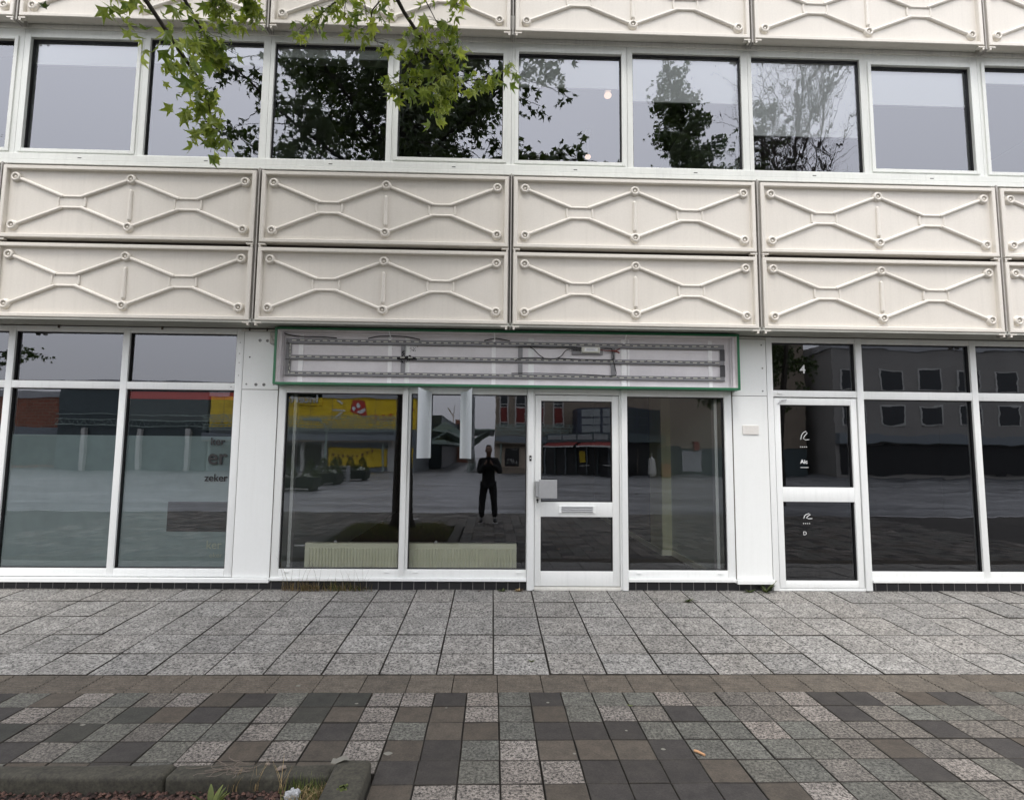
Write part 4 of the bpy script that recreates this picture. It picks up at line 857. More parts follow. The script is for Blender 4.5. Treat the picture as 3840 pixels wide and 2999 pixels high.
def grow(base, h, tr, limbs, z0, spread, droop, seed, lean=(0, 0), clus=26, nl=9, up=.35, crown=(1, 1), flt=False, leafr=.22, shape=None):
    rs = random.Random(seed); m = MB(); B = Vector(base); n = 12; T = []
    for k in range(n + 1):
        t = k / n; T.append(B + Vector((lean[0] * t + rs.gauss(0, .03) * t, lean[1] * t + rs.gauss(0, .03) * t, h * t)))
    rad = [tr * (1.95 if k == 0 else 1.25 if k == 1 and n > 8 else 1) * (1 - .88 * k / n) for k in range(n + 1)]
    T.insert(1, T[0] + (T[1] - T[0]) * .25); rad.insert(1, tr * 1.25); m.tube(T, rad, 12)
    P = []
    for i in range(limbs):
        t = (i + rs.random() * .6) / limbs; z = z0 + (h * .97 - z0) * t; q = (z / h) * n; k = min(int(q), n - 1); st = T[k + 1].lerp(T[min(k + 2, n + 1)], q - int(q))
        az = i * 2.399 + rs.uniform(-.4, .4); sh = (shape(t) if shape else (1 - t) ** .75 * (.55 + .45 * min(1, t * 4)))
        ln = spread * sh * rs.uniform(.8, 1.1) * (1.32 if flt and math.cos(az) < -.2 else 1.0) + .35; pts = [st]; d = Vector((math.cos(az) * crown[0], math.sin(az) * crown[1], up + .5 * t)).normalized(); steps = 8
        for s_ in range(steps):
            d = (d + Vector((rs.gauss(0, .12), rs.gauss(0, .12), rs.gauss(0, .08) - droop * .10))).normalized(); p = pts[-1] + d * ln / steps
            if flt and inframe(p): break
            pts.append(p)
        if len(pts) < 3: continue
        r0 = tr * .34 * (1 - .6 * t); m.tube(pts, [r0 * (1 - .85 * j / (len(pts) - 1)) + .004 for j in range(len(pts))], 6)
        for j in range(2, len(pts)):
            for _ in range(max(1, int(clus * ln / spread / 7))):
                a2 = rs.uniform(0, 6.28); l2 = ln * .22 * rs.uniform(.4, 1.2); e = pts[j] + Vector((math.cos(a2) * l2, math.sin(a2) * l2, rs.uniform(-.35, .35) * l2))
                if flt and inframe(e): continue
                mid = pts[j].lerp(e, .5) + Vector((0, 0, .04)); m.tube([pts[j], mid, e], [.010, .007, .003], 4)
                for _ in range(nl):
                    c = mid.lerp(e, rs.uniform(0, 1.15)) + Vector((rs.gauss(0, leafr * .5), rs.gauss(0, leafr * .5), rs.gauss(0, leafr * .45) - leafr * .2))
                    if flt and inframe(c): continue
                    P.append(tuple(c))
    return m, P
# --- the tree in the planter, overhanging the photo
TA = empty('street_tree', 'tree in the planter whose fresh green star shaped leaves hang into the top left', 'tree', (-1.74, -5.0, 0.02))
m, P = grow((-1.74, -5.0, 0.0), 12.2, .165, 58, 4.4, 3.9, .30, 5, (-.15, -.05), 48, 17, .30, (1.0, .95), True, .20)
TR = [[(-0.64, -2.9, 4.36), (-0.59, -2.8, 4.31), (-0.52, -2.7, 4.26), (-0.48, -2.6, 4.23), (-0.4, -2.5, 4.22), (-0.35, -2.4, 4.2), (-0.28, -2.3, 4.19)],
 [(-0.28, -2.3, 4.19), (-0.18, -2.27, 4.24), (-0.08, -2.25, 4.26), (0.04, -2.23, 4.34), (0.1, -2.2, 4.41)], [(-0.28, -2.3, 4.19), (-0.35, -2.32, 4.1), (-0.38, -2.33, 4.02), (-0.42, -2.35, 3.94)],
 [(-0.48, -2.6, 4.23), (-0.58, -2.46, 4.26), (-0.64, -2.42, 4.18), (-0.68, -2.39, 4.12), (-0.77, -2.35, 4.12)], [(-0.35, -2.4, 4.2), (-0.44, -2.45, 4.08), (-0.5, -2.5, 4.0)],
 [(-0.52, -2.7, 4.26), (-0.45, -2.5, 4.34), (-0.35, -2.4, 4.41)], [(-0.4, -2.5, 4.22), (-0.3, -2.38, 4.34), (-0.24, -2.3, 4.44)],
 [(-0.91, -2.8, 4.44), (-0.97, -2.72, 4.45), (-1.08, -2.64, 4.49), (-1.17, -2.56, 4.49), (-1.28, -2.48, 4.48), (-1.37, -2.4, 4.49)], [(-0.97, -2.75, 4.44), (-0.98, -2.73, 4.33), (-0.94, -2.7, 4.27)],
 [(-0.67, -2.9, 4.36), (-0.78, -2.83, 4.29), (-0.81, -2.75, 4.27), (-0.79, -2.67, 4.21), (-0.77, -2.6, 4.25)], [(-0.48, -2.8, 4.44), (-0.41, -2.6, 4.42), (-0.28, -2.4, 4.47)],
 [(-0.27, -2.6, 4.64), (-0.28, -2.55, 4.59), (-0.33, -2.5, 4.57)], [(-0.91, -2.6, 4.61), (-0.89, -2.55, 4.54), (-0.89, -2.5, 4.48)],
 [(-1.67, -3.0, 4.25), (-1.72, -2.85, 4.28), (-1.76, -2.7, 4.32)], [(-1.48, -2.9, 4.35), (-1.54, -2.8, 4.33), (-1.57, -2.7, 4.33)],
 [(-1.62, -3.2, 3.85), (-1.64, -3.05, 3.88), (-1.67, -2.9, 3.93)], [(-1.56, -3.3, 3.49), (-1.54, -3.23, 3.43), (-1.54, -3.17, 3.31), (-1.57, -3.1, 3.23)]]
RD = [.0135, .0045, .004, .005, .004, .004, .004, .006, .003, .005, .004, .004, .003, .004, .004, .004, .004]
LP = []; rs = random.Random(21)
dens = [1.0, 1.7, 2.4, 2.2, 2.0, 1.2, 1.6, 1.2, 1.2, 1.0, 1.0, 1.8, 1.2, 3.0, 3.0, 4.2, 3.6]
for pts, r, dn, idx in zip(TR, RD, dens, range(99)):
    V = [Vector(p) for p in pts]; m.tube(V, [r * (1 - .55 * k / (len(V) - 1)) for k in range(len(V))], 6)
    tot = sum((V[k + 1] - V[k]).length for k in range(len(V) - 1))
    for q in range(int(tot / .0155 * dn)):
        f = (rs.random() ** (.75 if idx else .45)) * tot; k = 0
        while k < len(V) - 2 and f > (V[k + 1] - V[k]).length: f -= (V[k + 1] - V[k]).length; k += 1
        c = V[k].lerp(V[k + 1], min(1, f / max(1e-6, (V[k + 1] - V[k]).length)))
        tc_ = q // 3; ra = random.Random(idx * 977 + tc_); c = V[k].lerp(V[k + 1], min(1, f / max(1e-6, (V[k + 1] - V[k]).length))); off = Vector((ra.gauss(0, .048) + rs.gauss(0, .014), ra.gauss(0, .05) + rs.gauss(0, .014), -abs(ra.gauss(0, .045)) + .028 + rs.gauss(0, .014))); e = c + off; LP.append(tuple(e)); m.tube([c, c.lerp(e, .5) + Vector((0, 0, .010)), e], .0012, 3, caps=False)
for k, (a, b) in enumerate((((-1.76, -5.0, 5.0), (-.64, -2.9, 4.36)), ((-1.2, -3.9, 5.0), (-.91, -2.8, 4.44)), ((-1.0, -3.55, 4.8), (-.67, -2.9, 4.36)), ((-.9, -3.3, 4.7), (-.48, -2.8, 4.44)), ((-.75, -3.1, 4.9), (-.27, -2.6, 4.64)), ((-1.1, -3.1, 4.95), (-.91, -2.6, 4.61)),
    ((-1.78, -5.0, 4.6), (-1.67, -3.0, 4.25)), ((-1.7, -3.6, 4.6), (-1.48, -2.9, 4.35)), ((-1.76, -5.0, 4.1), (-1.62, -3.2, 3.85)), ((-1.76, -5.0, 3.7), (-1.56, -3.3, 3.49)))):
    a, b = Vector(a), Vector(b); r = .022 if k in (0, 6, 8, 9) else .010; m.tube([a, a.lerp(b, .35) + Vector((0, 0, .10)), a.lerp(b, .7) + Vector((0, 0, .08)), b], [r, r * .7, r * .5, .008], 6)
for a, b in (((-1.78, -5.0, 4.6), (-1.67, -3.0, 4.25)), ((-1.7, -3.6, 4.6), (-1.48, -2.9, 4.35)), ((-1.76, -5.0, 4.1), (-1.62, -3.2, 3.85)), ((-1.76, -5.0, 3.7), (-1.56, -3.3, 3.49))):
    a, b = Vector(a), Vector(b)
    for q in range(170):
        c = a.lerp(b, .12 + .88 * rs.random()) + Vector((rs.gauss(-.02, .07), rs.gauss(0, .09), rs.gauss(-.02, .07))); pj = project(c)
        if pj is None or pj[0] < 770: LP.append(tuple(c))
kid(m.build('trunk', 'bark', smooth=True), TA)
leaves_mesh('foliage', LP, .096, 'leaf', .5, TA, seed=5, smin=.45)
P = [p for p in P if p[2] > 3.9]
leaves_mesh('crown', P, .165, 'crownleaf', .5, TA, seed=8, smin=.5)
# --- trees further off, seen in the panes
def tree(name, label, base, h, tr, limbs, z0, spread, seed, **k):
    lr = k.pop('leaf', .14); lnn = k.pop('ln', (.1, 0)); T = empty(name, label, 'tree', base, 'street trees reflected in the windows'); m, P = grow(base, h, tr, limbs, z0, spread, .25, seed, lnn, **k); kid(m.build('trunk', 'bark', smooth=True), T); leaves_mesh('crown', P, lr, 'crownleaf', .5, T, seed=seed); return T
tree('street_tree', 'narrow leafy tree reflected in the upper pane right of the glowing lamps', (8.3, -12.0, 0), 15.0, .15, 52, 3.0, 2.4, 31, clus=46, nl=12, leafr=.3, leaf=.17, ln=(-2.5, 0))
tree('street_tree', 'leafy tree reflected behind the bare one at the right', (10.2, -14.5, 0), 15.6, .17, 40, 3.6, 2.7, 37, clus=26, nl=9, leafr=.3, leaf=.19)
tree('street_tree', 'leafy tree on the square far left of the shop', (-17.5, -12.0, 0), 12.5, .16, 34, 4.2, 3.3, 43, clus=26, nl=10, leafr=.3, leaf=.18)
# bare tree
TC = empty('bare_tree', 'leafless tree reflected in the upper window at the right edge', 'tree', (8.9, -11.0, 0)); m = MB(); rs = random.Random(4)
def br(p, d, ln, r, lvl):
    pts = [p]; n = 6
    for k in range(n): d = (d + Vector((rs.gauss(0, .07), rs.gauss(0, .07), .05))).normalized(); pts.append(pts[-1] + d * ln / n)
    m.tube(pts, [r * (1 - .6 * k / n) for k in range(n + 1)], 5, caps=False)
    if lvl < 4:
        for k in range(1, n + 1):
            for _ in range(2 if lvl else 3):
                a = rs.uniform(0, 6.28); dd = (d + Vector((math.cos(a), math.sin(a), rs.uniform(-.1, .5))) * .75).normalized()
                if rs.random() < (.9 if lvl < 2 else .45): br(pts[k], dd, ln * rs.uniform(.38, .55), r * .42, lvl + 1)
br(Vector((8.9, -11.0, 0)), Vector((0, 0, 1)), 5.5, .15, 9); br(Vector((8.9, -11.0, 5.4)), Vector((.02, 0, 1)), 9.0, .10, 0)
kid(m.build('trunk', 'bark'), TC)

# ================================================================== THE SQUARE BEHIND THE CAMERA (seen in the panes)
MT['yellow'] = brickmat('yellow_shop_sheet', (.85, .60, .02), (.90, .64, .03), (.20, .17, .12), 1, 1.6, 20, msize=.02)
MT['yellow2'] = plain('yellow_window_sticker', (.80, .58, .03), .5)
MT['greyroof'] = plain('pale_grey_fascia', (.38, .39, .40), .5); MT['bluegrey'] = plain('blue_grey_fascia', (.20, .23, .25), .5)
MT['teal'] = plain('grey_green_steel', (.30, .38, .34), .5); MT['tealdk'] = plain('dark_teal_cladding', (.07, .095, .10), .6)
MT['beige'] = paint('beige_brown_brick', (.26, .215, .165), .8, .4, .6, .15); MT['beigelt'] = plain('light_beige_stone', (.48, .40, .31), .7)
MT['redbrick'] = brickmat('red_brick', (.26, .09, .05), (.32, .12, .07), (.3, .25, .2), 1, .5, .25); MT['redpaint'] = plain('red_paint', (.50, .03, .02), .4)
MT['awn'] = plain('maroon_awning', (.20, .025, .02), .7); MT['redblind'] = plain('dark_red_blind', (.16, .022, .016), .7); MT['whiteframe'] = plain('pale_window_frame', (.55, .55, .52), .5)
MT['paleglass'] = plain('pale_box_panel', (.26, .29, .29), .35); MT['darkglass'] = plain('dark_box_panel', (.045, .06, .065), .25); MT['navy'] = plain('navy_frame', (.03, .04, .065), .4)
MT['shopdark'] = plain('dark_shop_interior', (.012, .013, .014), .5); MT['purple'] = plain('purple_pennant', (.12, .02, .10), .6); MT['box'] = plain('dark_green_planter', (.018, .028, .022), .5)
def part(parent, name, mat, boxes, ch=0):
    m = MB()
    for b_ in boxes: m.box(*b_, ch=ch) if len(b_) == 6 else m.box(*b_[:6], b_[6])
    return kid(m.build(name, mat), parent)
def each(parent, name, mat, boxes):
    for b_ in boxes: o = part(parent, name, mat, [b_])
    return o
TY = empty('toy_shop', 'yellow fronted toy shop across the square reflected in the left pane', 'building', (-12.5, -40, 0))
part(TY, 'wall', 'yellow', [(-21, -5.8, -46, -36, 3.2, 5.46)]); part(TY, 'roof_fascia', 'greyroof', [(-21.1, -5.7, -46, -35.9, 5.46, 6.5)])
part(TY, 'plinth', 'bluegrey', [(-21, -5.8, -46, -36.02, 0, 3.2)])
part(TY, 'window', 'shopdark', [(-20.8, -14.1, -36.01, -35.97, .35, 1.95)]); part(TY, 'window', 'shopdark', [(-13.85, -12.7, -36.01, -35.97, .35, 1.95)])
ws = part(TY, 'window_sticker', 'yellow2', [(-12.15, -7.8, -36.0, -35.96, .36, 1.74)]); part(TY, 'window_sticker', 'yellow2', [(-7.1, -5.9, -36.0, -35.96, .36, 1.74)])
each(TY, 'column', 'whiteframe', [(-14.1, -13.85, -35.95, -35.7, 0, 2.3), (-12.6, -12.2, -35.95, -35.8, 0, 2.3), (-7.75, -7.15, -35.95, -35.8, 0, 2.3)])
part(TY, 'sign_board', 'yellow', [(-19.6, -12.75, -35.99, -35.90, 4.86, 5.86)])
textmesh('Intertoys', 'lettering', .92, (-13.0, -35.88, 5.03), 'blackletter', None, .02, (R(90), 0, R(180)), .022).parent = None
textmesh('Intertoys', 'lettering', .92, (-13.0, -35.86, 5.03), 'whiteletter', None, .05, (R(90), 0, R(180)), .008).parent = None
lt = bpy.data.objects['lettering' if False else [o.name for o in bpy.data.objects if o.name.startswith('lettering')][-1]]
for o in list(bpy.data.objects):
    if o.name.startswith('lettering') and o.parent is None: kid(o, TY)
m = MB(); yy = -35.95
m.poly([(-10.46, yy, 5.29), (-9.6, yy, 5.30), (-9.42, yy, 4.03), (-10.69, yy, 4.45)]); em = kid(m.build('emblem', 'redpaint'), TY)
m = MB()
for cx, cz in ((-10.38, 4.72), (-10.07, 4.95)): m.poly([(cx + .13 * math.cos(a * .524), yy + .02, cz + .17 * math.sin(a * .524)) for a in range(12)])
c0 = (-9.86, 4.72); m.poly([(c0[0] - .02 + .34 * math.cos(R(a)), yy + .02, c0[1] - .08 + .34 * math.sin(R(a))) for a in range(-150, 41, 12)])
for a, b_, c_, d_ in (((-11.96, 4.62), (-11.03, 4.58), (-11.03, 4.44), (-11.96, 4.46)), ((-11.7, 5.25), (-11.25, 4.95), (-11.18, 5.05), (-11.55, 5.35)), ((-11.65, 3.98), (-11.2, 4.32), (-11.28, 4.40), (-11.75, 4.08))): m.poly([(q[0], yy + .02, q[1]) for q in (a, b_, c_, d_)])
kid(m.build('emblem_face', 'whiteletter'), TY)
m = MB()
for i in range(9): x = -11.9 + i * .36; z = 1.40 - .12 * math.sin(i / 8 * 3.14) + (.05 * max(0, i - 5)) * 1.6; m.poly([(x, -35.93, z), (x + .22, -35.93, z), (x + .11, -35.93, z - .26)])
kid(m.build('pennant_chain', 'purple'), TY)
m = MB()
for i in range(6): x = -8.9 + i * .55; z = 3.95 + .02 * i * i; m.poly([(x, yy, z + .25), (x + .3, yy, z + .28), (x + .16, yy, z + .02)])
m.box(-9.2, -5.9, yy - .01, yy + .01, 3.90, 3.94); kid(m.build('pennant_chain', 'redpaint'), TY)
# arcade canopy (lattice) running along the square
def canopy(x0, x1, y, label, zt=3.58, zb=2.80):
    A = empty('arcade_canopy', label, 'canopy', ((x0 + x1) / 2, y, 0), 'steel arcade canopies round the square'); m = MB()
    for z in (zb, zb + .16, zb + .34, (zb + zt) / 2 + .05, zt - .30, zt - .14, zt): m.box(x0, x1, y - .03, y + .03, z, z + .055)
    x = x0; st = .55
    while x < x1 - .01:
        xe = min(x + st, x1); m.tube([(x, y, zb), ((x + xe) / 2, y, (zb + zt) / 2 + .07), (xe, y, zb)], .035, 4); m.tube([(x, y, zt), ((x + xe) / 2, y, (zb + zt) / 2 + .07), (xe, y, zt)], .028, 4); x += st
    kid(m.build('lattice', 'teal'), A); m = MB(); m.box(x0, x1, y - .6, y + .1, 2.25, 2.72); kid(m.build('fascia', 'bluegrey'), A)
    m = MB(); m.box(x0, x1, y - .55, y, 2.16, 2.248); kid(m.build('soffit', 'beigelt'), A)
    x = x0 + .4
    while x < x1: m = MB(); m.tube([(x, y - .3, 0), (x, y - .3, 2.2)], .07, 8); kid(m.build('post', 'teal'), A); x += 4.2
    return A
canopy(-21, -5.9, -35.0, 'grey green lattice canopy in front of the yellow toy shop', 4.0, 2.98); canopy(.25, 6.0, -35.3, 'grey green lattice canopy along the beige building'); canopy(12.5, 24, -36.2, 'grey green lattice canopy right of the corner cafe')
SI = empty('shop_building', 'dark shop building with a steel lattice canopy at the far left of the square', 'building', (-26, -40, 0)); part(SI, 'wall', 'tealdk', [(-32, -21.2, -44, -36, 0, 6.6)]); part(SI, 'roof_fascia', 'greyroof', [(-31, -20.9, -35.98, -35.8, 6.0, 6.6)])
each(SI, 'column', 'whiteframe', [(-30, -29.7, -35.9, -35.6, 0, 3), (-26, -25.7, -35.9, -35.6, 0, 3), (-22.5, -22.2, -35.9, -35.6, 0, 3)])
m = MB()
for z in (3.2, 3.6, 4.0): m.box(-32, -21.2, -35.75, -35.7, z, z + .06)
for i in range(18): m.tube([(-32 + i * .6, -35.7, 3.2), (-31.7 + i * .6, -35.7, 3.62), (-31.4 + i * .6, -35.7, 3.2)], .02, 4)
kid(m.build('lattice', 'teal'), SI)
VS = empty('street_building', 'dark building lining the side street between the toy shop and the beige building', 'building', (-7, -52, 0))
part(VS, 'wall', 'tealdk', [(-10, -4.75, -70, -46.5, 0, 5.0)]); part(VS, 'canopy', 'teal', [(-4.75, -3.6, -70, -38, 2.2, 2.5), (-4.75, -3.55, -70, -38, 3.1, 3.25)])
m = MB()
for i in range(40): y = -38 - i * .8; m.tube([(-4.7, y, 2.5), (-3.6, y, 3.1)], .04, 4); m.tube([(-4.7, y - .4, 3.2), (-3.7, y - .4, 3.9)], .04, 4)
kid(m.build('strut', 'teal'), VS); part(VS, 'shopfront', 'shopdark', [(-4.74, -4.70, -70, -46.5, .1, 2.15)])
VR = empty('street_canopy', 'light green steel canopy at the right side of the side street', 'canopy', (-1.2, -45, 0)); m = MB()
for i in range(16): m.tube([(-1.9 + .1 * (i % 3), -38 - i, 0), (-1.9, -38 - i, 2.2), (-.2, -38 - i, 3.4)], .05, 4)
m.box(-2.0, .2, -56, -38, 3.3, 3.42); m.box(-2.1, -1.9, -56, -38, 2.2, 2.4); kid(m.build('frame', 'teal'), VR)
TW = empty('brick_block', 'distant red brick block at the end of the side street', 'building', (-3.2, -66, 0)); part(TW, 'wall', 'redbrick', [(-5.1, -2.6, -76, -71, 0, 6.0)]); each(TW, 'window', 'farglass', [(-4.8 + .6 * i, -4.5 + .6 * i, -71, -70.96, 4.6, 5.3) for i in range(4)])
CR = empty('tower_crane', 'thin tower crane beyond the side street', 'crane', (-5.6, -85, 0)); m = MB(); m.tube([(-6.4, -85, 0), (-6.4, -85, 7.6)], .10, 4); m.tube([(-7.3, -85, 8.6), (-6.3, -85, 7.2)], .12, 4); m.tube([(-6.4, -85, 7.4), (-6.1, -85, 9.0)], .06, 4); kid(m.build('mast', 'beigelt'), CR)
OF = empty('beige_building', 'beige brown building with tall narrow windows and dark red blinds across the square', 'building', (9, -40, 0))
part(OF, 'wall', 'beige', [(.25, 24, -46, -36, 2.0, 12)]); part(OF, 'base', 'beigelt', [(.25, 5.0, -46, -36.02, 0, 2.0)]); part(OF, 'base', 'tealdk', [(5.0, 24, -46, -36.03, 0, 2.0)])
for x0, x1 in ((.60, 1.12), (1.80, 2.44), (3.25, 3.85), (4.68, 5.30)):
    for zz in (3.55, 8.0):
        f = part(OF, 'window', 'whiteframe', [(x0 - .09, x1 + .09, -36.02, -35.93, zz - .05, zz + 2.9)]); part(OF, 'blind', 'redblind', [(x0, x1, -36.0, -35.91, zz + .28, zz + 1.35)]); part(OF, 'pane', 'farglass', [(x0, x1, -36.0, -35.91, zz + .02, zz + .2), (x0, x1, -36.0, -35.91, zz + 1.43, zz + 1.62), (x0, x1, -36.0, -35.91, zz + 1.7, zz + 2.8)])
for o in [o for o in bpy.data.objects if o.parent == OF and o.name.startswith(('blind', 'pane'))]: pass
part(OF, 'door', 'shopdark', [(.97, 2.02, -36.0, -35.95, .5, 1.9)]); part(OF, 'step', 'beige', [(.7, 2.4, -36, -35.4, 0, .42)]); m = MB()
for q in range(22): x = 1.1 + random.random() * .8; z = random.choice((.72, .85, 1.0, 1.72)) ; m.box(x, x + .05, -35.94, -35.92, z, z + .1)
kid(m.build('shop_display', 'whiteframe'), OF)
CF = empty('corner_cafe', 'corner cafe with a grey glazed box above red and white awnings', 'building', (8.8, -34, 0))
def prism(parent, name, mat, P, z0, z1):
    m = MB(); n = len(P)
    for i in range(n): a, b_ = P[i], P[(i + 1) % n]; m.quad((a[0], a[1], z0), (b_[0], b_[1], z0), (b_[0], b_[1], z1), (a[0], a[1], z1))
    m.poly([(p[0], p[1], z1) for p in P]); m.poly([(p[0], p[1], z0) for p in P][::-1]); return kid(m.build(name, mat), parent)
A_, B_, C_ = Vector((6.05, -33.6)), Vector((8.95, -31.6)), Vector((12.3, -34.6))
prism(CF, 'upper_box', 'navy', [A_, B_, C_, (12.3, -36), (6.05, -36)], 2.95, 4.72)
def facepanels(a, b_, n, rows, z0, z1, mat, off, gap=.06, name='panel', side=1):
    d = (b_ - a); nrm = Vector((d.y, -d.x)).normalized() * off * side; h = (z1 - z0) / rows
    for i in range(n):
        for r in range(rows):
            p = a + d * ((i + gap) / n) + nrm; q = a + d * ((i + 1 - gap) / n) + nrm; m = MB(); m.quad((p.x, p.y, z0 + r * h + .04), (q.x, q.y, z0 + r * h + .04), (q.x, q.y, z0 + (r + 1) * h - .04), (p.x, p.y, z0 + (r + 1) * h - .04)); kid(m.build(name, mat), CF)
facepanels(A_ + (B_ - A_) * .07, B_, 2, 3, 2.97, 4.66, 'paleglass', -.02); facepanels(B_, C_, 3, 3, 2.97, 4.66, 'darkglass', -.02)
A2, B2, C2 = Vector((4.0, -34.6)), Vector((9.0, -31.3)), Vector((12.8, -34.8))
prism(CF, 'podium', 'tealdk', [A2, B2, C2, (12.8, -36.1), (4.0, -36.1)], 2.32, 2.93); facepanels(A2, B2, 5, 1, 2.42, 2.86, 'paleglass', -.02)
prism(CF, 'shopfront', 'shopdark', [(3.8, -35.2), (9.0, -32.2), (12.2, -35.0), (12.2, -36.1), (3.8, -36.1)], 0, 2.32)
for i in range(8):
    t = i / 7; x = 3.9 + (8.8 - 3.9) * t; y = -35.1 + 2.95 * t; m = MB(); m.tube([(x, y, 0), (x, y, 2.3)], .05, 6); kid(m.build('column', 'tealdk' if i % 2 else 'bluegrey'), CF)
m = MB(); d = (B2 - A2); nrm = Vector((-d.y, d.x)).normalized(); 
for t0, t1 in ((.02, .42), (.46, .98)):
    a = A2 + d * t0; b_ = A2 + d * t1; a2 = a + nrm * .9; b2 = b_ + nrm * .9
    m.quad((a.x, a.y, 2.30), (b_.x, b_.y, 2.30), (b2.x, b2.y, 2.05), (a2.x, a2.y, 2.05), 0); m.quad((a2.x, a2.y, 2.05), (b2.x, b2.y, 2.05), (b2.x, b2.y, 1.95), (a2.x, a2.y, 1.95), 1)
kid(m.build('awning', ['awn', 'whiteframe']), CF)
part(CF, 'notice', 'yellow2', [(6.2, 6.6, -33.6, -33.55, .95, 1.7)]); part(CF, 'side_wall', 'beige', [(9.4, 10.3, -33.5, -33.3, .1, 1.9)])
part(OF, 'roller_door', 'greyroof', [(14.35, 15.85, -36, -35.95, .2, 1.85)]); part(OF, 'hanging_sign', 'awn', [(15.2, 15.6, -36.0, -35.7, 1.85, 2.5)]); part(OF, 'shopfront', 'darkglass', [(13.1, 14.3, -36, -35.95, .1, 2.1)])
# rows of shops closing the square at both sides
MT['concrete'] = paint('grey_concrete', (.30, .29, .27), .8, .4, .5, .1)
def block(name, label, x0, x1, y0, y1, h, mat, nx, side=0):
    T = empty(name, label, 'building', ((x0 + x1) / 2, (y0 + y1) / 2, 0)); part(T, 'wall', mat, [(x0, x1, y0, y1, 0, h)]); part(T, 'roof_fascia', 'greyroof', [(x0 - .1, x1 + .1, y0 - .1, y1 + .1, h, h + .5)])
    part(T, 'shopfront', 'shopdark', [(x0 + .3, x1 - .3, y1, y1 + .04, .2, 2.4)]); part(T, 'fascia', 'bluegrey', [(x0, x1, y1, y1 + .5, 2.5, 3.1)])
    w_ = (x1 - x0) / nx
    for i in range(nx):
        for r in range(int((h - 3.6) / 2.6)): z = 3.8 + r * 2.6; f = part(T, 'window', 'whiteframe', [(x0 + i * w_ + w_ * .2, x0 + i * w_ + w_ * .8, y1, y1 + .05, z, z + 1.5)]); kid(part(T, 'pane', 'farglass', [(x0 + i * w_ + w_ * .24, x0 + i * w_ + w_ * .76, y1 + .05, y1 + .07, z + .08, z + 1.42)]), T)
    return T
block('concrete_building', 'long grey concrete shop block at the right side of the square', 25, 60, -46, -34, 9.4, 'concrete', 12)
block('brick_building', 'red brick shop block beyond the dark shop at the left side of the square', -62, -33, -50, -38, 5.4, 'redbrick', 10)
# loose things on the square
for x, y in ((6.4, -32.6), (7.9, -31.6)):
    T = empty('cafe_table', 'small white topped cafe table outside the corner cafe', 'table', (x, y, 0), 'cafe tables reflected in the door'); m = MB(); m.box(x - .35, x + .35, y - .3, y + .3, .70, .73); kid(m.build('top', 'whiteframe'), T); m = MB(); m.tube([(x, y, 0), (x, y, .70)], .03, 6); m.box(x - .2, x + .2, y - .03, y + .03, 0, .03); kid(m.build('leg', 'shopdark'), T)
m = MB(); m.box(11.84, 12.43, -33.2, -32.6, .05, .84, 0, .05); m.box(11.9, 12.37, -33.15, -32.65, 0, .05); tag(m.build('post_box', 'awn'), 'orange red box standing beside the corner cafe', 'post box')
m = MB(); m.tube([(11.05, -32.4, .05), (11.05, -32.4, .2), (11.05, -32.4, 1.15), (11.05, -32.4, 1.35)], [.20, .28, .24, .04], 10); m.tube([(11.05, -32.4, 0), (11.05, -32.4, 1.6)], .03, 6); tag(m.build('folded_parasol', 'whiteframe'), 'folded pale parasol beside the corner cafe', 'parasol')
for (x0, x1, y0, y1, ht, lb) in ((-9.1, -6.85, -16.8, -15.7, .52, 'large dark planter box nearest the shop reflected at the left pane edge'), (-8.0, -6.9, -20.4, -19.2, .55, 'middle dark planter box with a yellow flower'), (-8.4, -6.55, -24.4, -23.3, .55, 'far dark planter box with conical shrubs')):
    cx, cy = (x0 + x1) / 2, (y0 + y1) / 2; T = empty('planter_box', lb, 'planter', (cx, cy, 0), 'planter boxes on the square'); m = MB(); m.box(x0, x1, y0, y1, .10, ht, 0, .02); m.box(x0 + .1, x0 + .2, y0 + .1, y1 - .1, 0, .1); m.box(x1 - .2, x1 - .1, y0 + .1, y1 - .1, 0, .1); kid(m.build('box', 'box'), T)
    P = []
    for sx in np.linspace(x0 + .3, x1 - .3, 3 if x1 - x0 > 1.5 else 2):
        for q in range(420): z = random.random() ** 1.4; r = .36 * (1 - z) + .03; a = random.uniform(0, 6.28); P.append((sx + math.cos(a) * r * random.uniform(.6, 1), cy + math.sin(a) * r, ht + z * .72))
    leaves_mesh('shrub', P, .09, 'crownleaf', .8, T, seed=12); m = MB()
    for q in range(8): blob(m, x1 - .25 + random.gauss(0, .10), y1 - .1 + random.gauss(0, .04), ht + random.uniform(0, .12), .05, .05, .04, 0, 7)
    kid(m.build('flowers', 'paleletter'), T)
m = MB(); m.tube([(-9.0, -24.5, 0), (-9.0, -24.5, 2.6), (-9.1, -24.5, 2.95), (-9.4, -24.4, 3.2)], [.07, .05, .04, .03], 8); m.box(-10.2, -9.3, -24.6, -24.2, 3.17, 3.26, 0, .02); m.tube([(-9.0, -24.5, 2.6), (-8.75, -24.5, 2.95), (-8.85, -24.5, 3.2)], .025, 6); tag(m.build('street_lamp', 'teal'), 'curved street lamp on the square reflected before the yellow shop', 'street lamp')
m = MB(); m.box(-1.98, -1.70, -7.15, -6.98, -.004, .002)
for i in range(8): m.box(-1.96 + i * .032, -1.945 + i * .032, -7.14, -6.99, .002, .006, 0)
tag(m.build('drain_grate', 'steel'), 'small slotted drain grate in the paving behind the tree bed', 'drain')
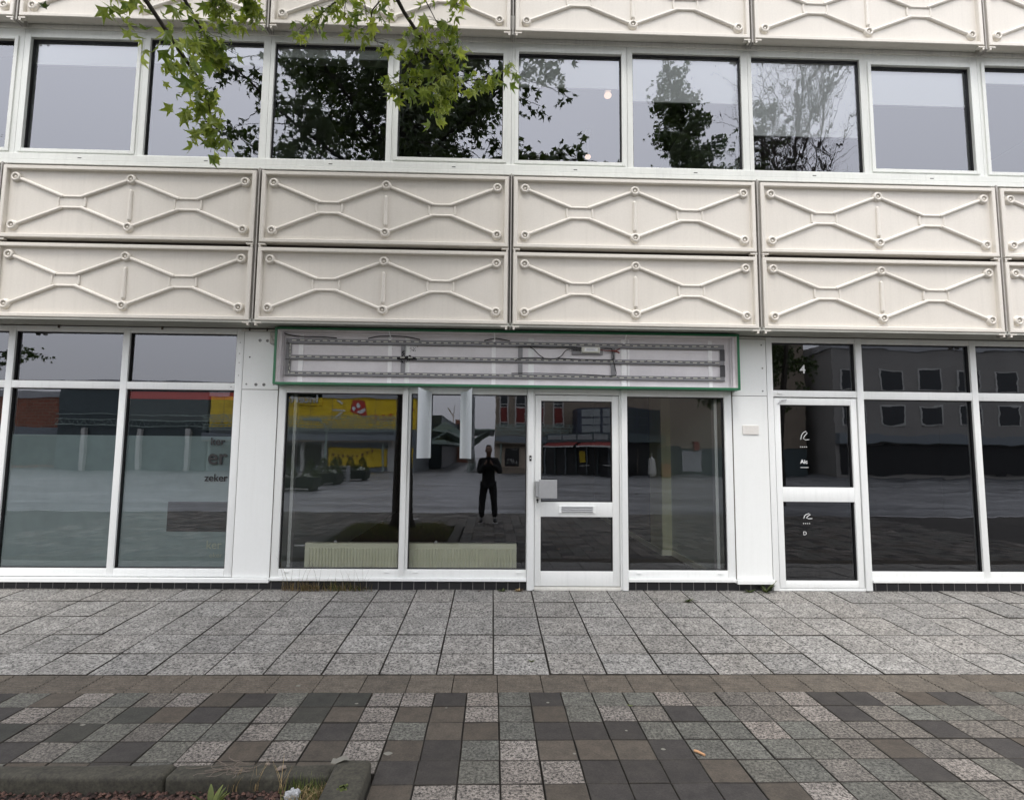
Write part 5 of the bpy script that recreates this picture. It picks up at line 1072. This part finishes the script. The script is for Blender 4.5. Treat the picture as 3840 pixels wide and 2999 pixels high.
# benches of slats between the planters
m = MB()
for z in (.32, .42, .55, .75): m.box(-8.6, -7.0, -21.8, -21.7, z, z + .05)
for x in (-8.5, -7.1): m.box(x, x + .06, -22.1, -21.65, 0, .8)
m.box(-8.6, -7.0, -22.1, -21.8, .42, .46); tag(m.build('bench', 'greyroof'), 'slatted bench standing between the planter boxes', 'bench')
# ================================================================== THE PERSON TAKING THE PICTURE (seen reflected)
MT['skin'] = plain('skin', (.30, .17, .12), .55); MT['hair'] = plain('dark_brown_hair', (.03, .018, .012), .7); MT['jacket'] = plain('black_sweater', (.022, .022, .024), .9)
MT['trousers'] = plain('black_trousers', (.016, .016, .018), .85); MT['shoe'] = plain('black_canvas_shoe', (.015, .015, .016), .7); MT['sole'] = plain('white_shoe_sole', (.62, .60, .57), .6); MT['phone'] = plain('dark_phone', (.02, .02, .022), .25)
PX, PY = -.07, -6.46
PE = empty('person', 'person in black sweater and trousers holding a phone up with both hands', 'person', (PX, PY, 0))
def skin(name, chains, mat, root=0, sub=2, parent=PE):
    V = []; E_ = []; Rr = []; idx = {}
    def vid(p):
        k = (round(p[0], 4), round(p[1], 4), round(p[2], 4))
        if k not in idx: idx[k] = len(V); V.append((k[0] + PX, k[1] + PY, k[2])); Rr.append((p[3], p[4] if len(p) > 4 else p[3]))
        return idx[k]
    for c in chains:
        ids = [vid(p) for p in c]
        for a, b_ in zip(ids[:-1], ids[1:]):
            if a != b_: E_.append((a, b_))
    me = bpy.data.meshes.new(name); me.from_pydata(V, E_, []); o = bpy.data.objects.new(name, me); COL.objects.link(o)
    mo = o.modifiers.new('skin', 'SKIN'); mo.use_smooth_shade = True
    if not me.skin_vertices: me.skin_vertices.new() if hasattr(me.skin_vertices, 'new') else None
    sv = me.skin_vertices[0].data
    for i, r in enumerate(Rr): sv[i].radius = r; sv[i].use_root = (i == root)
    s2 = o.modifiers.new('sub', 'SUBSURF'); s2.levels = sub; s2.render_levels = sub
    dg = bpy.context.evaluated_depsgraph_get(); dg.update(); nm = bpy.data.meshes.new_from_object(o.evaluated_get(dg)); bpy.data.objects.remove(o)
    nm.name = name; nm.materials.clear(); nm.materials.append(MT[mat]); nm.polygons.foreach_set('use_smooth', [True] * len(nm.polygons))
    ob = bpy.data.objects.new(name, nm); COL.objects.link(ob); return kid(ob, parent) if parent else ob
def chains(g, hands=True):
    C = [([(0, 0, .85, .150 + g, .115 + g)] if g > 0 else []) + [(0, 0, .92, .125 + g, .10 + g), (0, .005, 1.06, .125 + g, .095 + g), (0, .0, 1.20, .140 + g, .10 + g), (0, -.01, 1.34, .13 + g, .09 + g), (0, -.01, 1.425, .07 + g, .06 + g)]]
    sh = (0, -.01, 1.34, .13 + g, .09 + g)
    C += [[sh, (-.165, -.01, 1.375, .052 + g), (-.200, .02, 1.23, .048 + g), (-.195, .06, 1.11, .042 + g), (-.135, .17, 1.21, .032 + g), (-.085, .235, 1.295, .024 + g)],
          [sh, (.165, -.01, 1.375, .052 + g), (.225, .0, 1.23, .044 + g), (.265, .04, 1.11, .038 + g), (.170, .16, 1.21, .032 + g), (.095, .235, 1.285, .024 + g)]]
    return C
def legs(g): return [[(0, 0, .92, .125 + g, .10 + g), (-.085, 0, .84, .088 + g), (-.115, .01, .66, .070 + g), (-.130, .02, .48, .054 + g), (-.145, 0, .30, .050 + g), (-.150, -.01, .10, .036 + g)],
                     [(0, 0, .92, .125 + g, .10 + g), (.085, 0, .84, .088 + g), (.110, .01, .66, .070 + g), (.125, .02, .48, .054 + g), (.140, 0, .30, .050 + g), (.150, -.01, .10, .036 + g)]]
nk = (0, -.01, 1.425, .062, .052); B = chains(-.008) + legs(-.01)
B += [[nk, (0, 0, 1.475, .052, .05), (0, .01, 1.525, .058, .062), (0, .012, 1.580, .074, .088), (0, .008, 1.635, .076, .092), (0, .0, 1.685, .050, .06)],
      [(0, .012, 1.580, .074, .088), (0, .108, 1.585, .011, .012)], [(0, .012, 1.580, .074, .088), (-.078, .0, 1.59, .010, .018)], [(0, .012, 1.580, .074, .088), (.078, .0, 1.59, .010, .018)], [(0, .01, 1.525, .058, .062), (0, .085, 1.53, .022, .012)]]
for s_, wr in ((-1, (-.085, .235, 1.295, .024)), (1, (.095, .235, 1.285, .024))):
    palm = (s_ * .062, .262, 1.335, .026, .014); B.append([wr, palm])
    for k, (dz, ln) in enumerate(((.040, .9), (.020, 1.0), (.0, .95), (-.020, .78))):
        B.append([palm, (s_ * .052, .290, 1.342 + dz, .0085), (s_ * .044, .312, 1.345 + dz, .0075), (s_ * (.044 - .022 * ln), .318, 1.348 + dz, .0065)])
    B.append([palm, (s_ * .052, .262, 1.375, .010), (s_ * .036, .266, 1.395, .0085), (s_ * .020, .270, 1.400, .0075)])
skin('body', B, 'skin'); skin('sweater', chains(.030), 'jacket'); skin('trousers', legs(.024), 'trousers')
for s_ in (-1, 1):
    x = s_ * .152; sh_ = skin('shoe', [[(x, -.03, .055, .042, .045), (x + s_ * .01, .06, .045, .043, .035), (x + s_ * .025, .15, .035, .036, .024)]], 'shoe'); m = MB()
    pts = [(x + PX + s_ * .01 + (.046 if k < 3 else -.046) * (1 if s_ > 0 else 1), 0, 0) for k in range(6)]
    P = [(-.042, -.075), (.042, -.075), (.050, .06), (.046, .15), (.0, .185), (-.046, .15), (-.050, .06)]
    i = len(m.v)
    for z in (0.002, .028):
        for a in P: m.v.append((PX + x + a[0] + s_ * .012 * (a[1] > 0) , PY + a[1], z))
    n = len(P)
    for k in range(n): m.f.append((k, (k + 1) % n, n + (k + 1) % n, n + k)); m.m.append(0)
    m.f.append(tuple(range(n, 2 * n))); m.m.append(0); m.f.append(tuple(range(n))[::-1]); m.m.append(0)
    so_ = m.build('sole', 'sole'); kid(so_, sh_)
hm = skin('hair', [[(0, -.035, 1.56, .070, .060), (0, -.025, 1.635, .084, .088), (0, -.006, 1.690, .062, .070), (0, .045, 1.695, .045, .03)]], 'hair')
for sx in (-1, 1):
    bm = bmesh.new(); bmesh.ops.create_uvsphere(bm, u_segments=10, v_segments=8, radius=.011); m = MB(); m.bm(bm, 0, Matrix.Translation((PX + sx * .03, PY + .088, 1.60))); bm.free(); kid(m.build('eye', 'whiteletter'), PE)
m = MB(); m.box(PX - .040, PX + .040, PY + .293, PY + .301, 1.300, 1.455, 0, .004); m.box(PX - .036, PX - .012, PY + .301, PY + .304, 1.420, 1.450, 0, .001); tag(m.build('phone', 'phone'), 'dark phone held upright by the person in black', 'phone')

# ---- pieces that sit apart become parts of their own
def explode(o):
    me = o.data; nv = len(me.vertices); par = list(range(nv))
    def fd(a):
        while par[a] != a: par[a] = par[par[a]]; a = par[a]
        return a
    for p in me.polygons:
        v = list(p.vertices); r0 = fd(v[0])
        for b_ in v[1:]: par[fd(b_)] = r0
    comp = {}
    for p in me.polygons: comp.setdefault(fd(p.vertices[0]), []).append(p)
    if len(comp) < 2: return
    for ps in comp.values():
        ids = {}; V = []; F = []; mi_ = []
        for p in ps:
            f = []
            for v in p.vertices:
                if v not in ids: ids[v] = len(V); V.append(tuple(me.vertices[v].co))
                f.append(ids[v])
            F.append(f); mi_.append(p.material_index)
        m2 = bpy.data.meshes.new(me.name); m2.from_pydata(V, [], F)
        for q in me.materials: m2.materials.append(q)
        m2.polygons.foreach_set('material_index', mi_); m2.update()
        n_ = bpy.data.objects.new(o.name.split('.')[0], m2); COL.objects.link(n_); n_.parent = o.parent; n_.matrix_parent_inverse = o.matrix_parent_inverse
    bpy.data.objects.remove(o)
for o in list(bpy.data.objects):
    if o.type == 'MESH' and o.name.split('.')[0] in ('joint_profile', 'header_trim', 'header_strip', 'upright', 'room_partition', 'plinth', 'end_wall', 'skirting_board', 'inner_post', 'screw_head', 'wall_plug', 'room_floor', 'room_wall', 'spandrel_backing', 'bar_tie', 'wall', 'window_film', 'soffit', 'side_channel', 'pane', 'canopy', 'pipe') and not o.children and len(o.data.materials) and o.parent: explode(o)
